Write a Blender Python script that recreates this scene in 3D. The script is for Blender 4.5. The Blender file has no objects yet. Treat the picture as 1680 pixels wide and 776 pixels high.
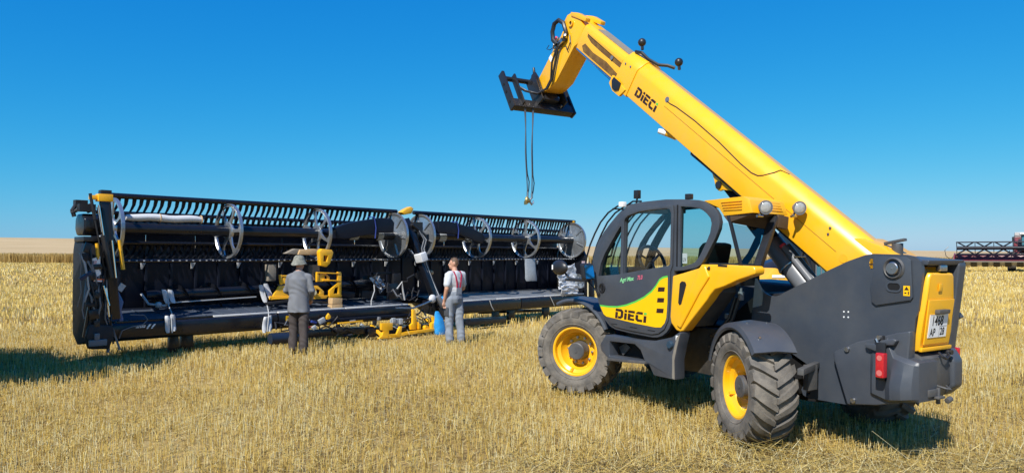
import bpy, bmesh, math, random
import numpy as np
from mathutils import Vector, Matrix, geometry
R = math.radians
random.seed(7)
rng = np.random.default_rng(11)
sc = bpy.context.scene
col = sc.collection

# ------------------------------------------------------------------ camera, sky, sun, exposure
cam_data = bpy.data.cameras.new('camera')
cam = bpy.data.objects.new('camera', cam_data)
col.objects.link(cam)
cam.location = (0, 0, 1.8)
cam.rotation_euler = (R(90 + 1.549), 0, 0)
cam_data.sensor_width = 36
cam_data.sensor_fit = 'HORIZONTAL'
cam_data.lens = 36 * 1220 / 1680
cam_data.clip_start = 0.1
cam_data.clip_end = 6000
sc.camera = cam

SUN_EL = R(45)
SUN_H = Vector((-0.44, -0.90, 0)).normalized()
SUN_DIR = Vector((SUN_H.x * math.cos(SUN_EL), SUN_H.y * math.cos(SUN_EL), math.sin(SUN_EL)))
world = bpy.data.worlds.new('World')
sc.world = world
world.use_nodes = True
wn, wl = world.node_tree.nodes, world.node_tree.links
wn.clear()
w_out = wn.new('ShaderNodeOutputWorld')
w_bg = wn.new('ShaderNodeBackground')
w_sky = wn.new('ShaderNodeTexSky')
w_sky.sky_type = 'NISHITA'
w_sky.sun_disc = False
w_sky.sun_elevation = SUN_EL
w_sky.sun_rotation = math.atan2(SUN_H.x, SUN_H.y)
w_sky.altitude = 100
w_sky.air_density = 1.0
w_sky.dust_density = 0.35
w_sky.ozone_density = 2.0
# one colour response for the whole sky (the camera's deep clear-day blue), the same in every direction
w_sep = wn.new('ShaderNodeSeparateColor'); w_com = wn.new('ShaderNodeCombineColor')
wl.new(w_sky.outputs[0], w_sep.inputs[0])
for k, (gain, power) in enumerate(((0.024, 2.3), (0.821, 0.828), (3.245, 0.33))):
    mn = wn.new('ShaderNodeMath'); mn.operation = 'MINIMUM'; mn.inputs[1].default_value = 10.0
    pw = wn.new('ShaderNodeMath'); pw.operation = 'POWER'; pw.inputs[1].default_value = power
    ga = wn.new('ShaderNodeMath'); ga.operation = 'MULTIPLY'; ga.inputs[1].default_value = gain
    wl.new(w_sep.outputs[k], mn.inputs[0]); wl.new(mn.outputs[0], pw.inputs[0]); wl.new(pw.outputs[0], ga.inputs[0]); wl.new(ga.outputs[0], w_com.inputs[k])
wl.new(w_com.outputs[0], w_bg.inputs[0])
w_bg.inputs[1].default_value = 0.10
wl.new(w_bg.outputs[0], w_out.inputs[0])

sun_data = bpy.data.lights.new('sun', 'SUN')
sun_data.energy = 5.0
sun_data.angle = R(0.53)
sun_data.color = (1.0, 0.955, 0.88)
sun = bpy.data.objects.new('sun', sun_data)
col.objects.link(sun)
sun.rotation_euler = SUN_DIR.to_track_quat('Z', 'Y').to_euler()

sc.view_settings.view_transform = 'Standard'
sc.view_settings.look = 'None'
sc.view_settings.exposure = 0.4
sc.view_settings.gamma = 1.0
sc.view_settings.use_curve_mapping = False
sc.cycles.max_bounces = 8
sc.cycles.transparent_max_bounces = 16
sc.cycles.caustics_reflective = False
sc.cycles.caustics_refractive = False

# ------------------------------------------------------------------ materials
def mat(name, c, rough=0.5, metal=0.0, var=0.12, scale=6.0, bump=0.0, bscale=80.0, dust=0.0,
        dcol=(0.30, 0.25, 0.17), dscale=2.5, coat=0.0, scratch=0.0):
    m = bpy.data.materials.new(name)
    m.use_nodes = True
    nt = m.node_tree; n, l = nt.nodes, nt.links
    b = n['Principled BSDF']
    tc = n.new('ShaderNodeTexCoord')
    nz = n.new('ShaderNodeTexNoise'); nz.inputs['Scale'].default_value = scale; nz.inputs['Detail'].default_value = 6
    l.new(tc.outputs['Object'], nz.inputs['Vector'])
    mx = n.new('ShaderNodeMix'); mx.data_type = 'RGBA'
    l.new(nz.outputs['Fac'], mx.inputs['Factor'])
    lo = [max(0, x * (1 - var)) for x in c]; hi = [min(1, x * (1 + var)) for x in c]
    mx.inputs['A'].default_value = (*lo, 1); mx.inputs['B'].default_value = (*hi, 1)
    src = mx.outputs['Result']
    if dust > 0:
        nd = n.new('ShaderNodeTexNoise'); nd.inputs['Scale'].default_value = dscale; nd.inputs['Detail'].default_value = 9
        nd.inputs['Roughness'].default_value = 0.68
        l.new(tc.outputs['Object'], nd.inputs['Vector'])
        rp = n.new('ShaderNodeMapRange')
        rp.inputs['From Min'].default_value = 0.40; rp.inputs['From Max'].default_value = 0.78
        rp.inputs['To Min'].default_value = dust * 0.12; rp.inputs['To Max'].default_value = dust
        l.new(nd.outputs['Fac'], rp.inputs['Value'])
        m2 = n.new('ShaderNodeMix'); m2.data_type = 'RGBA'
        l.new(rp.outputs['Result'], m2.inputs['Factor']); l.new(src, m2.inputs['A'])
        m2.inputs['B'].default_value = (*dcol, 1)
        src = m2.outputs['Result']
    l.new(src, b.inputs['Base Color'])
    rr = n.new('ShaderNodeMapRange')
    rr.inputs['To Min'].default_value = max(0.02, rough - 0.1); rr.inputs['To Max'].default_value = min(1, rough + 0.12)
    nr = n.new('ShaderNodeTexNoise'); nr.inputs['Scale'].default_value = scale * 2.3; nr.inputs['Detail'].default_value = 4
    l.new(tc.outputs['Object'], nr.inputs['Vector'])
    l.new(nr.outputs['Fac'], rr.inputs['Value']); l.new(rr.outputs['Result'], b.inputs['Roughness'])
    b.inputs['Metallic'].default_value = metal
    if coat:
        b.inputs['Coat Weight'].default_value = coat; b.inputs['Coat Roughness'].default_value = 0.12
    if bump > 0:
        nb = n.new('ShaderNodeTexNoise'); nb.inputs['Scale'].default_value = bscale; nb.inputs['Detail'].default_value = 4
        l.new(tc.outputs['Object'], nb.inputs['Vector'])
        bp = n.new('ShaderNodeBump'); bp.inputs['Strength'].default_value = bump; bp.inputs['Distance'].default_value = 0.01
        l.new(nb.outputs['Fac'], bp.inputs['Height']); l.new(bp.outputs['Normal'], b.inputs['Normal'])
    return m

def glass(name, tint, gloss=0.9):
    m = bpy.data.materials.new(name); m.use_nodes = True
    n, l = m.node_tree.nodes, m.node_tree.links
    n.clear()
    o = n.new('ShaderNodeOutputMaterial'); t = n.new('ShaderNodeBsdfTransparent'); g = n.new('ShaderNodeBsdfGlossy')
    t.inputs[0].default_value = (*tint, 1); g.inputs['Roughness'].default_value = 0.03
    g.inputs[0].default_value = (gloss, gloss, gloss, 1)
    lw = n.new('ShaderNodeLayerWeight'); lw.inputs[0].default_value = 0.5
    pw = n.new('ShaderNodeMath'); pw.operation = 'POWER'; pw.inputs[1].default_value = 4.0; l.new(lw.outputs['Facing'], pw.inputs[0])
    f = n.new('ShaderNodeMath'); f.operation = 'MULTIPLY_ADD'; f.inputs[1].default_value = 0.85; f.inputs[2].default_value = 0.05; l.new(pw.outputs[0], f.inputs[0])
    x = n.new('ShaderNodeMixShader')
    l.new(f.outputs[0], x.inputs[0]); l.new(t.outputs[0], x.inputs[1]); l.new(g.outputs[0], x.inputs[2])
    l.new(x.outputs[0], o.inputs[0])
    return m

YEL = mat('yellow_paint', (0.87, 0.432, 0.002), 0.34, var=0.07, scale=2.2, bump=0.015, bscale=9, dust=0.24, dcol=(0.50, 0.34, 0.12), dscale=4.5, coat=0.35)
YELD = mat('yellow_decal', (0.86, 0.49, 0.002), 0.35, var=0.03)
GREY = mat('charcoal_plastic', (0.043, 0.051, 0.067), 0.40, var=0.18, bump=0.06, bscale=180, dust=0.16, dcol=(0.20, 0.19, 0.17))
GREYD = mat('charcoal_dusty_steel', (0.050, 0.052, 0.058), 0.5, var=0.2, bump=0.08, bscale=120, dust=0.42, dcol=(0.22, 0.20, 0.17), dscale=4)
GREYT = mat('charcoal_paint_frame', (0.039, 0.049, 0.067), 0.36, var=0.15, bump=0.04, bscale=50, dust=0.20, dcol=(0.16, 0.15, 0.13), dscale=3.2)
BLACK = mat('black_steel', (0.012, 0.0125, 0.015), 0.38, var=0.3, dust=0.12, dcol=(0.10, 0.09, 0.08))
BLACKM = mat('black_matte', (0.010, 0.010, 0.011), 0.7, var=0.3)
RUBBER = mat('tyre_rubber', (0.068, 0.063, 0.058), 0.78, var=0.25, scale=14, bump=0.35, bscale=90, dust=0.85, dcol=(0.27, 0.235, 0.19), dscale=5)
HOSE = mat('hose_rubber', (0.016, 0.016, 0.018), 0.45, var=0.2)
STEEL = mat('bare_steel', (0.45, 0.45, 0.46), 0.32, metal=1.0, var=0.15, scale=12)
CHROME = mat('chrome_rod', (0.78, 0.79, 0.80), 0.12, metal=1.0, var=0.05)
CYLG = mat('grey_cylinder_paint', (0.14, 0.15, 0.17), 0.35, var=0.12, dust=0.1)
BROWN = mat('worn_brown_grease', (0.10, 0.045, 0.012), 0.6, var=0.5, scale=30, dust=0.5, dcol=(0.42, 0.24, 0.03), dscale=9)
LOGO = mat('logo_brown', (0.030, 0.010, 0.008), 0.5, var=0.1)
GREEN = mat('logo_green', (0.10, 0.50, 0.06), 0.5, var=0.05)
REDT = mat('decal_red', (0.70, 0.05, 0.08), 0.5, var=0.05)
WHITE = mat('white_print', (0.80, 0.80, 0.79), 0.5, var=0.04)
WHITED = mat('number_plate_white', (0.74, 0.75, 0.76), 0.35, var=0.05)
ORANGE = mat('orange_print', (0.80, 0.16, 0.03), 0.5, var=0.05)
LENS = mat('red_lens', (0.45, 0.012, 0.02), 0.18, var=0.25, scale=30, coat=0.6)
LENSW = mat('clear_lamp_glass', (0.36, 0.36, 0.35), 0.08, var=0.4, scale=40, coat=0.8)
TEAL = glass('teal_cab_glass', (0.66, 0.88, 0.90))
CLEAR = glass('clear_glass', (0.93, 0.96, 0.96))
DARKGL = glass('dark_glass', (0.42, 0.56, 0.58))
MIRR = mat('mirror_glass', (0.75, 0.85, 0.9), 0.05, metal=1.0, var=0.02)
HDR = mat('header_black_paint', (0.0075, 0.0085, 0.013), 0.30, var=0.25, dust=0.07, dcol=(0.05, 0.048, 0.046), dscale=3, coat=0.3)
HDRN = mat('header_navy_sheet', (0.0065, 0.0085, 0.017), 0.36, var=0.3, dust=0.08, dcol=(0.06, 0.065, 0.08), dscale=2.2)
BELT = mat('draper_belt', (0.055, 0.072, 0.105), 0.34, var=0.25, scale=9, dust=0.3, dcol=(0.16, 0.16, 0.16), dscale=4)
ALU = mat('cast_aluminium', (0.42, 0.44, 0.46), 0.30, metal=0.8, var=0.3, scale=14)
SLAT = mat('deck_slat_grey', (0.42, 0.43, 0.44), 0.4, var=0.15, scale=10, dust=0.2)
TINE = mat('tine_plastic', (0.005, 0.0055, 0.008), 0.5, var=0.2)
PADW = mat('white_foam_sheet', (0.58, 0.59, 0.61), 0.55, var=0.08, scale=16, bump=0.25, bscale=35)
WRAPG = mat('grey_plastic_wrap', (0.34, 0.37, 0.40), 0.25, var=0.25, scale=18, bump=0.5, bscale=30)
BLUEP = mat('blue_plastic', (0.03, 0.30, 0.70), 0.28, var=0.35, scale=9, bump=0.6, bscale=22)
BLUET = mat('blue_strap', (0.01, 0.03, 0.20), 0.6, var=0.2)
WOOD = mat('pine_wood', (0.48, 0.32, 0.16), 0.7, var=0.2, scale=20, bump=0.2, bscale=60)
WOODG = mat('weathered_wood', (0.22, 0.19, 0.15), 0.8, var=0.25, scale=20, bump=0.3, bscale=60)
REDP = mat('combine_red_paint', (0.16, 0.012, 0.020), 0.35, var=0.12, dust=0.18)
WHP = mat('combine_white_paint', (0.72, 0.72, 0.70), 0.35, var=0.05, dust=0.15)
JYEL = mat('loader_yellow_paint', (0.80, 0.42, 0.02), 0.4, var=0.06, dust=0.15)
BRASS = mat('galvanised_hook', (0.55, 0.38, 0.14), 0.35, metal=0.9, var=0.2)

for m_, sp in ((HDRN, 0.22), (TINE, 0.22), (HDR, 0.34), (BLACKM, 0.25)): m_.node_tree.nodes['Principled BSDF'].inputs['Specular IOR Level'].default_value = sp

# ------------------------------------------------------------------ mesh helpers
class M:
    def __init__(s): s.v = []; s.f = []; s.mi = []
    def add(s, vs, fs, mi=0):
        o = len(s.v); s.v += [tuple(p) for p in vs]; s.f += [tuple(i + o for i in f) for f in fs]; s.mi += [mi] * len(fs); return s
    def box(s, c, d, rot=None, mi=0):
        c = Vector(c); h = Vector(d) / 2; vs = []
        for x in (-1, 1):
            for y in (-1, 1):
                for z in (-1, 1):
                    p = Vector((x * h.x, y * h.y, z * h.z))
                    if rot is not None: p = rot @ p
                    vs.append(c + p)
        return s.add(vs, [(0, 1, 3, 2), (4, 6, 7, 5), (0, 4, 5, 1), (2, 3, 7, 6), (0, 2, 6, 4), (1, 5, 7, 3)], mi)
    def bar(s, p0, p1, w, h, up=(0, 0, 1), mi=0):
        p0, p1 = Vector(p0), Vector(p1); x = (p1 - p0); ln = x.length; x.normalize()
        y = Vector(up).cross(x)
        if y.length < 1e-4: y = Vector((0, 1, 0)).cross(x)
        y.normalize(); z = x.cross(y)
        return s.box((p0 + p1) / 2, (ln, w, h), Matrix((x, y, z)).transposed(), mi)
    def cyl(s, p0, p1, r0, r1=None, n=14, mi=0):
        r1 = r0 if r1 is None else r1
        p0, p1 = Vector(p0), Vector(p1); x = (p1 - p0).normalized()
        a = x.orthogonal().normalized(); b = x.cross(a)
        vs = []
        for p, r in ((p0, r0), (p1, r1)):
            for k in range(n):
                t = 2 * math.pi * k / n; vs.append(p + a * (r * math.cos(t)) + b * (r * math.sin(t)))
        fs = [(k, (k + 1) % n, n + (k + 1) % n, n + k) for k in range(n)] + [tuple(range(n - 1, -1, -1)), tuple(range(n, 2 * n))]
        return s.add(vs, fs, mi)
    def tube(s, pts, r, n=6, closed=False, mi=0):
        P = [Vector(p) for p in pts]; m = len(P); rs = r if isinstance(r, (list, tuple)) else [r] * m
        vs = []; a = None
        for i in range(m):
            if closed: t = P[(i + 1) % m] - P[i - 1]
            else: t = P[min(i + 1, m - 1)] - P[max(i - 1, 0)]
            t.normalize()
            a = t.orthogonal().normalized() if a is None else (a - t * a.dot(t)).normalized()
            b = t.cross(a)
            for k in range(n):
                q = 2 * math.pi * k / n; vs.append(P[i] + (a * math.cos(q) + b * math.sin(q)) * rs[i])
        fs = []
        for i in range(m if closed else m - 1):
            j = (i + 1) % m
            for k in range(n): fs.append((i * n + k, i * n + (k + 1) % n, j * n + (k + 1) % n, j * n + k))
        if not closed: fs += [tuple(range(n - 1, -1, -1)), tuple(range((m - 1) * n, m * n))]
        return s.add(vs, fs, mi)
    def prism(s, poly, lo, hi, axis='y', mi=0):
        n = len(poly)
        def P(p, e): return {'y': (p[0], e, p[1]), 'x': (e, p[0], p[1]), 'z': (p[0], p[1], e)}[axis]
        vs = [P(p, lo) for p in poly] + [P(p, hi) for p in poly]
        return s.add(vs, [tuple(range(n)), tuple(range(2 * n - 1, n - 1, -1))] + [(k, (k + 1) % n, n + (k + 1) % n, n + k) for k in range(n)], mi)
    def prism_holes(s, outer, holes, lo, hi, mi=0):
        loops = [outer] + holes
        tri = geometry.tessellate_polygon([[Vector((p[0], p[1], 0)) for p in L] for L in loops])
        flat = [p for L in loops for p in L]; n = len(flat)
        vs = [(p[0], lo, p[1]) for p in flat] + [(p[0], hi, p[1]) for p in flat]
        fs = [tuple(t) for t in tri] + [tuple(i + n for i in reversed(t)) for t in tri]
        o = 0
        for L in loops:
            m = len(L)
            for k in range(m): fs.append((o + k, o + (k + 1) % m, n + o + (k + 1) % m, n + o + k))
            o += m
        return s.add(vs, fs, mi)
    def lathe(s, prof, c=(0, 0, 0), axis='y', n=32, mi=0, closed=True):
        """prof: (radius, height along axis)"""
        c = Vector(c); m = len(prof); vs = []
        for k in range(n):
            t = 2 * math.pi * k / n; ct, st = math.cos(t), math.sin(t)
            for r, h in prof:
                p = {'y': (r * ct, h, r * st), 'x': (h, r * ct, r * st), 'z': (r * ct, r * st, h)}[axis]
                vs.append(c + Vector(p))
        fs = []
        for k in range(n):
            k2 = (k + 1) % n
            for j in range(m if closed else m - 1):
                j2 = (j + 1) % m
                fs.append((k * m + j, k2 * m + j, k2 * m + j2, k * m + j2))
        return s.add(vs, fs, mi)
    def loft(s, rings, cap=True, mi=0):
        n = len(rings[0]); vs = [p for r in rings for p in r]; fs = []
        for i in range(len(rings) - 1):
            for k in range(n): fs.append((i * n + k, i * n + (k + 1) % n, (i + 1) * n + (k + 1) % n, (i + 1) * n + k))
        if cap: fs += [tuple(range(n - 1, -1, -1)), tuple(range((len(rings) - 1) * n, len(rings) * n))]
        return s.add(vs, fs, mi)
    def ball(s, c, r, n=10, mi=0):
        c = Vector(c); r = Vector((r, r, r)) if not hasattr(r, '__len__') else Vector(r)
        rings = []
        for i in range(1, n):
            ph = math.pi * i / n - math.pi / 2
            rings.append([c + Vector((r.x * math.cos(ph) * math.cos(t), r.y * math.cos(ph) * math.sin(t), r.z * math.sin(ph))) for t in [2 * math.pi * k / (n + 4) for k in range(n + 4)]])
        return s.loft(rings, True, mi)
    def xf(s, f):
        s.v = [tuple(f(*p)) for p in s.v]; return s
    def each(s, name, mats, parent=None, **kw):
        """every loose piece becomes a part of its own"""
        par = list(range(len(s.v)))
        def root(i):
            while par[i] != i: par[i] = par[par[i]]; i = par[i]
            return i
        for f in s.f:
            for i in f[1:]: par[root(i)] = root(f[0])
        groups = {}
        for f, mi in zip(s.f, s.mi): groups.setdefault(root(f[0]), []).append((f, mi))
        out = []
        for g in groups.values():
            q = M(); idx = {}
            for f, mi in g:
                for i in f:
                    if i not in idx: idx[i] = len(q.v); q.v.append(s.v[i])
                q.f.append(tuple(idx[i] for i in f)); q.mi.append(mi)
            out.append(q.build(name, mats, parent, **kw))
        return out
    def build(s, name, mats, parent=None, bevel=0.0, seg=2, angle=35, flat=False):
        me = bpy.data.meshes.new(name)
        me.from_pydata(s.v, [], s.f)
        mats = mats if isinstance(mats, (list, tuple)) else [mats]
        for m in mats: me.materials.append(m)
        bm = bmesh.new(); bm.from_mesh(me)
        for f, i in zip(bm.faces, s.mi): f.material_index = i
        bmesh.ops.recalc_face_normals(bm, faces=bm.faces)
        if bevel > 0:
            bmesh.ops.remove_doubles(bm, verts=bm.verts, dist=1e-5)
            es = [e for e in bm.edges if len(e.link_faces) == 2 and e.calc_face_angle(0) > R(28)]
            bmesh.ops.bevel(bm, geom=es, offset=bevel, segments=seg, affect='EDGES', profile=0.6, clamp_overlap=True)
        bm.to_mesh(me); bm.free()
        if not flat:
            me.shade_smooth(); me.set_sharp_from_angle(angle=R(angle))
        o = bpy.data.objects.new(name, me); col.objects.link(o)
        if parent is not None: o.parent = parent
        return o

def tag(o, label=None, cat=None, group=None, kind=None):
    if label: o['label'] = label
    if cat: o['category'] = cat
    if group: o['group'] = group
    if kind: o['kind'] = kind
    return o
def empty(name, loc=(0, 0, 0), rot=(0, 0, 0), label=None, cat=None, group=None):
    o = bpy.data.objects.new(name, None); col.objects.link(o); o.location = loc; o.rotation_euler = rot
    o.empty_display_size = 0.3
    return tag(o, label, cat, group)
def share(src, parent, name=None, loc=None, rot=None):
    o = src.copy(); col.objects.link(o); o.parent = parent
    if loc is not None: o.location = loc
    if rot is not None: o.rotation_euler = rot
    return o
def lettering(txt, size, m, parent, fn, name='lettering', bold=0.0, shear=0.0, sx=1.0):
    """flat print: 2-D glyph outlines placed by fn(x, y) -> local point"""
    cu = bpy.data.curves.new('glyphs', 'FONT'); cu.body = txt; cu.size = size; cu.offset = bold; cu.shear = shear
    t = bpy.data.objects.new('glyphs', cu); col.objects.link(t)
    bpy.context.view_layer.update()
    me = bpy.data.meshes.new_from_object(t.evaluated_get(bpy.context.evaluated_depsgraph_get()))
    bpy.data.objects.remove(t); bpy.data.curves.remove(cu)
    for v in me.vertices: v.co = Vector(fn(v.co.x * sx, v.co.y))
    me.name = name; me.materials.clear(); me.materials.append(m)
    o = bpy.data.objects.new(name, me); col.objects.link(o); o.parent = parent
    return o

# ------------------------------------------------------------------ terrain
def smooth(t):
    t = np.clip(t, 0, 1); return t * t * (3 - 2 * t)
def gz(x, y):
    x = np.asarray(x, float); y = np.asarray(y, float)
    z = -0.10 + 0.14 * smooth((y - 5) / 7)
    z = z + smooth((y - 28) / 64) * (0.66 - 0.0045 * np.clip(x, -120, 120))
    far = smooth((y - 96) / 620)
    z = z + far * (10.2 - 0.0145 * np.clip(x, -700, 700))
    z = z + 0.02 * np.sin(x * 0.9 + y * 0.37) * np.sin(y * 0.61 + 1.3) * smooth((y - 2) / 4) * (1 - smooth((y - 25) / 20))
    return z

def axis_pts(segs):
    out = []
    for a, b, n in segs: out += list(np.linspace(a, b, n, endpoint=False))
    return np.array(out + [segs[-1][1]])
gx = axis_pts([(-2500, -300, 14), (-300, -40, 20), (-40, 40, 80), (40, 300, 20), (300, 2500, 14)])
gy = axis_pts([(-60, 2, 10), (2, 30, 56), (30, 110, 40), (110, 800, 40), (800, 3000, 10)])
def grid_mesh(name, xs, ys, zf, m):
    X, Y = np.meshgrid(xs, ys); Zv = zf(X, Y)
    nx, ny = len(xs), len(ys)
    vs = np.stack([X, Y, Zv], -1).reshape(-1, 3)
    i = (np.arange(ny - 1)[:, None] * nx + np.arange(nx - 1)[None]).ravel()
    fs = np.stack([i, i + 1, i + nx + 1, i + nx], 1)
    me = bpy.data.meshes.new(name); me.from_pydata(vs.tolist(), [], fs.tolist()); me.materials.append(m); me.shade_smooth()
    o = bpy.data.objects.new(name, me); col.objects.link(o); return o

def field_mat(name, stops, bump, sc1, sc2):
    m = bpy.data.materials.new(name); m.use_nodes = True
    n, l = m.node_tree.nodes, m.node_tree.links
    b = n['Principled BSDF']; b.inputs['Roughness'].default_value = 0.95; b.inputs['Specular IOR Level'].default_value = 0.1
    tc = n.new('ShaderNodeTexCoord')
    n1 = n.new('ShaderNodeTexNoise'); n1.inputs['Scale'].default_value = sc1; n1.inputs['Detail'].default_value = 8; n1.inputs['Roughness'].default_value = 0.75
    n2 = n.new('ShaderNodeTexNoise'); n2.inputs['Scale'].default_value = sc2; n2.inputs['Detail'].default_value = 5
    l.new(tc.outputs['Object'], n1.inputs['Vector']); l.new(tc.outputs['Object'], n2.inputs['Vector'])
    ad = n.new('ShaderNodeMath'); ad.operation = 'MULTIPLY_ADD'; ad.inputs[1].default_value = 0.6
    l.new(n1.outputs['Fac'], ad.inputs[0])
    ml = n.new('ShaderNodeMath'); ml.operation = 'MULTIPLY'; ml.inputs[1].default_value = 0.4; l.new(n2.outputs['Fac'], ml.inputs[0])
    l.new(ml.outputs[0], ad.inputs[2])
    rp = n.new('ShaderNodeValToRGB'); e = rp.color_ramp.elements
    e[0].position, e[0].color = stops[0][0], (*stops[0][1], 1); e[1].position, e[1].color = stops[-1][0], (*stops[-1][1], 1)
    for p, c in stops[1:-1]:
        q = e.new(p); q.color = (*c, 1)
    l.new(ad.outputs[0], rp.inputs[0]); l.new(rp.outputs[0], b.inputs['Base Color'])
    bp = n.new('ShaderNodeBump'); bp.inputs['Strength'].default_value = bump; bp.inputs['Distance'].default_value = 0.05
    l.new(n1.outputs['Fac'], bp.inputs['Height']); l.new(bp.outputs['Normal'], b.inputs['Normal'])
    return m
SOIL = field_mat('straw_covered_soil', [(0.38, (0.12, 0.080, 0.034)), (0.47, (0.30, 0.205, 0.080)), (0.56, (0.46, 0.33, 0.13)), (0.66, (0.62, 0.48, 0.23))], 0.9, 9.0, 0.35)
tag(grid_mesh('ground', gx, gy, gz, SOIL), kind='structure')
CANOPY = field_mat('ripe_wheat_canopy', [(0.36, (0.36, 0.26, 0.135)), (0.5, (0.45, 0.33, 0.18)), (0.64, (0.53, 0.40, 0.235))], 0.6, 2.2, 0.03)
WHEAT_Y = 91.0
cy = axis_pts([(WHEAT_Y + 2.5, 130, 16), (130, 800, 44), (800, 3000, 10)])
tag(grid_mesh('wheat_field', gx, cy, lambda x, y: gz(x, y) + 1.14, CANOPY), kind='structure')

# ------------------------------------------------------------------ stubble and straw (real stalks, one mass)
def straw_mat(name, stops, transl=0.25):
    m = bpy.data.materials.new(name); m.use_nodes = True
    n, l = m.node_tree.nodes, m.node_tree.links
    b = n['Principled BSDF']; b.inputs['Roughness'].default_value = 0.55; b.inputs['Specular IOR Level'].default_value = 0.35
    at = n.new('ShaderNodeAttribute'); at.attribute_name = 'tint'
    rp = n.new('ShaderNodeValToRGB'); e = rp.color_ramp.elements
    e[0].position, e[0].color = stops[0][0], (*stops[0][1], 1); e[1].position, e[1].color = stops[-1][0], (*stops[-1][1], 1)
    for p, c in stops[1:-1]:
        q = e.new(p); q.color = (*c, 1)
    l.new(at.outputs['Fac'], rp.inputs[0]); l.new(rp.outputs[0], b.inputs['Base Color'])
    tr = n.new('ShaderNodeBsdfTranslucent'); l.new(rp.outputs[0], tr.inputs[0])
    mx = n.new('ShaderNodeMixShader'); mx.inputs[0].default_value = transl
    l.new(b.outputs[0], mx.inputs[1]); l.new(tr.outputs[0], mx.inputs[2])
    l.new(mx.outputs[0], n['Material Output'].inputs[0])
    return m
STRAW = straw_mat('straw', [(0.0, (0.22, 0.13, 0.040)), (0.25, (0.54, 0.37, 0.095)), (0.6, (0.72, 0.51, 0.125)), (0.85, (0.80, 0.63, 0.225)), (1.0, (0.87, 0.78, 0.46))])
EARS = straw_mat('standing_wheat', [(0.0, (0.30, 0.19, 0.055)), (0.4, (0.46, 0.31, 0.095)), (0.8, (0.58, 0.42, 0.16)), (1.0, (0.66, 0.52, 0.26))])

def stalks(name, base, h, w, leandir, lean, tint, m, sides=3, label=None, cat=None):
    """base (N,3), upright tapered stalks of height h leaning; sides=3 prism, 1 = flat blade pair"""
    N = len(base)
    top = base + np.stack([np.cos(leandir) * np.sin(lean) * h, np.sin(leandir) * np.sin(lean) * h, np.cos(lean) * h], 1)
    ph = rng.uniform(0, 2 * np.pi, N)
    if sides == 3:
        ring = []
        for p, f in ((base, 1.0), (top, 0.8)):
            for k in range(3):
                a = ph + k * 2.0944
                ring.append(p + np.stack([np.cos(a) * w * f / 2, np.sin(a) * w * f / 2, np.zeros(N)], 1))
        V = np.stack(ring, 1).reshape(-1, 3)
        o = np.arange(N)[:, None] * 6
        F = np.concatenate([o + np.array(q)[None] for q in ((0, 1, 4, 3), (1, 2, 5, 4), (2, 0, 3, 5))], 1).reshape(-1, 4)
        nv = 6
    else:
        d = np.stack([np.cos(ph) * w / 2, np.sin(ph) * w / 2, np.zeros(N)], 1)
        V = np.stack([base - d, base + d, top + d * 0.8, top - d * 0.8], 1).reshape(-1, 3)
        F = np.arange(N * 4).reshape(-1, 4); nv = 4
    me = bpy.data.meshes.new(name)
    me.vertices.add(len(V)); me.vertices.foreach_set('co', V.astype(np.float32).ravel())
    me.loops.add(F.size); me.loops.foreach_set('vertex_index', F.astype(np.int32).ravel())
    me.polygons.add(len(F)); me.polygons.foreach_set('loop_start', np.arange(len(F), dtype=np.int32) * 4)
    me.polygons.foreach_set('loop_total', np.full(len(F), 4, np.int32))
    at = me.attributes.new('tint', 'FLOAT', 'POINT'); at.data.foreach_set('value', np.repeat(tint, nv).astype(np.float32))
    me.materials.append(m); me.update(); me.validate()
    o = bpy.data.objects.new(name, me); col.objects.link(o)
    return tag(o, label, cat, kind='stuff')

HALF = 0.95
def scatter(y0, y1, dens, row=0.0):
    n = int(dens * HALF * (y1 * y1 - y0 * y0) * 1.06)
    y = np.sqrt(rng.uniform(y0 * y0, y1 * y1, n)); x = rng.uniform(-1, 1, n) * (HALF * y + 0.6)
    if row:
        # seed rows run nearly away from the camera
        q = x * 0.985 + y * 0.17; q = np.round(q / row) * row + rng.normal(0, row * 0.26, n)
        x = (q - y * 0.17) / 0.985
    return x, y
def vnoise(x, y, s, seed):
    r = np.random.default_rng(seed); g = r.random((128, 128))
    u = (x / s) % 127; v = (y / s) % 127; i = u.astype(int); j = v.astype(int); a = smooth(u - i); b = smooth(v - j)
    return (g[i, j] * (1 - a) + g[i + 1, j] * a) * (1 - b) + (g[i, j + 1] * (1 - a) + g[i + 1, j + 1] * a) * b
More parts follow.
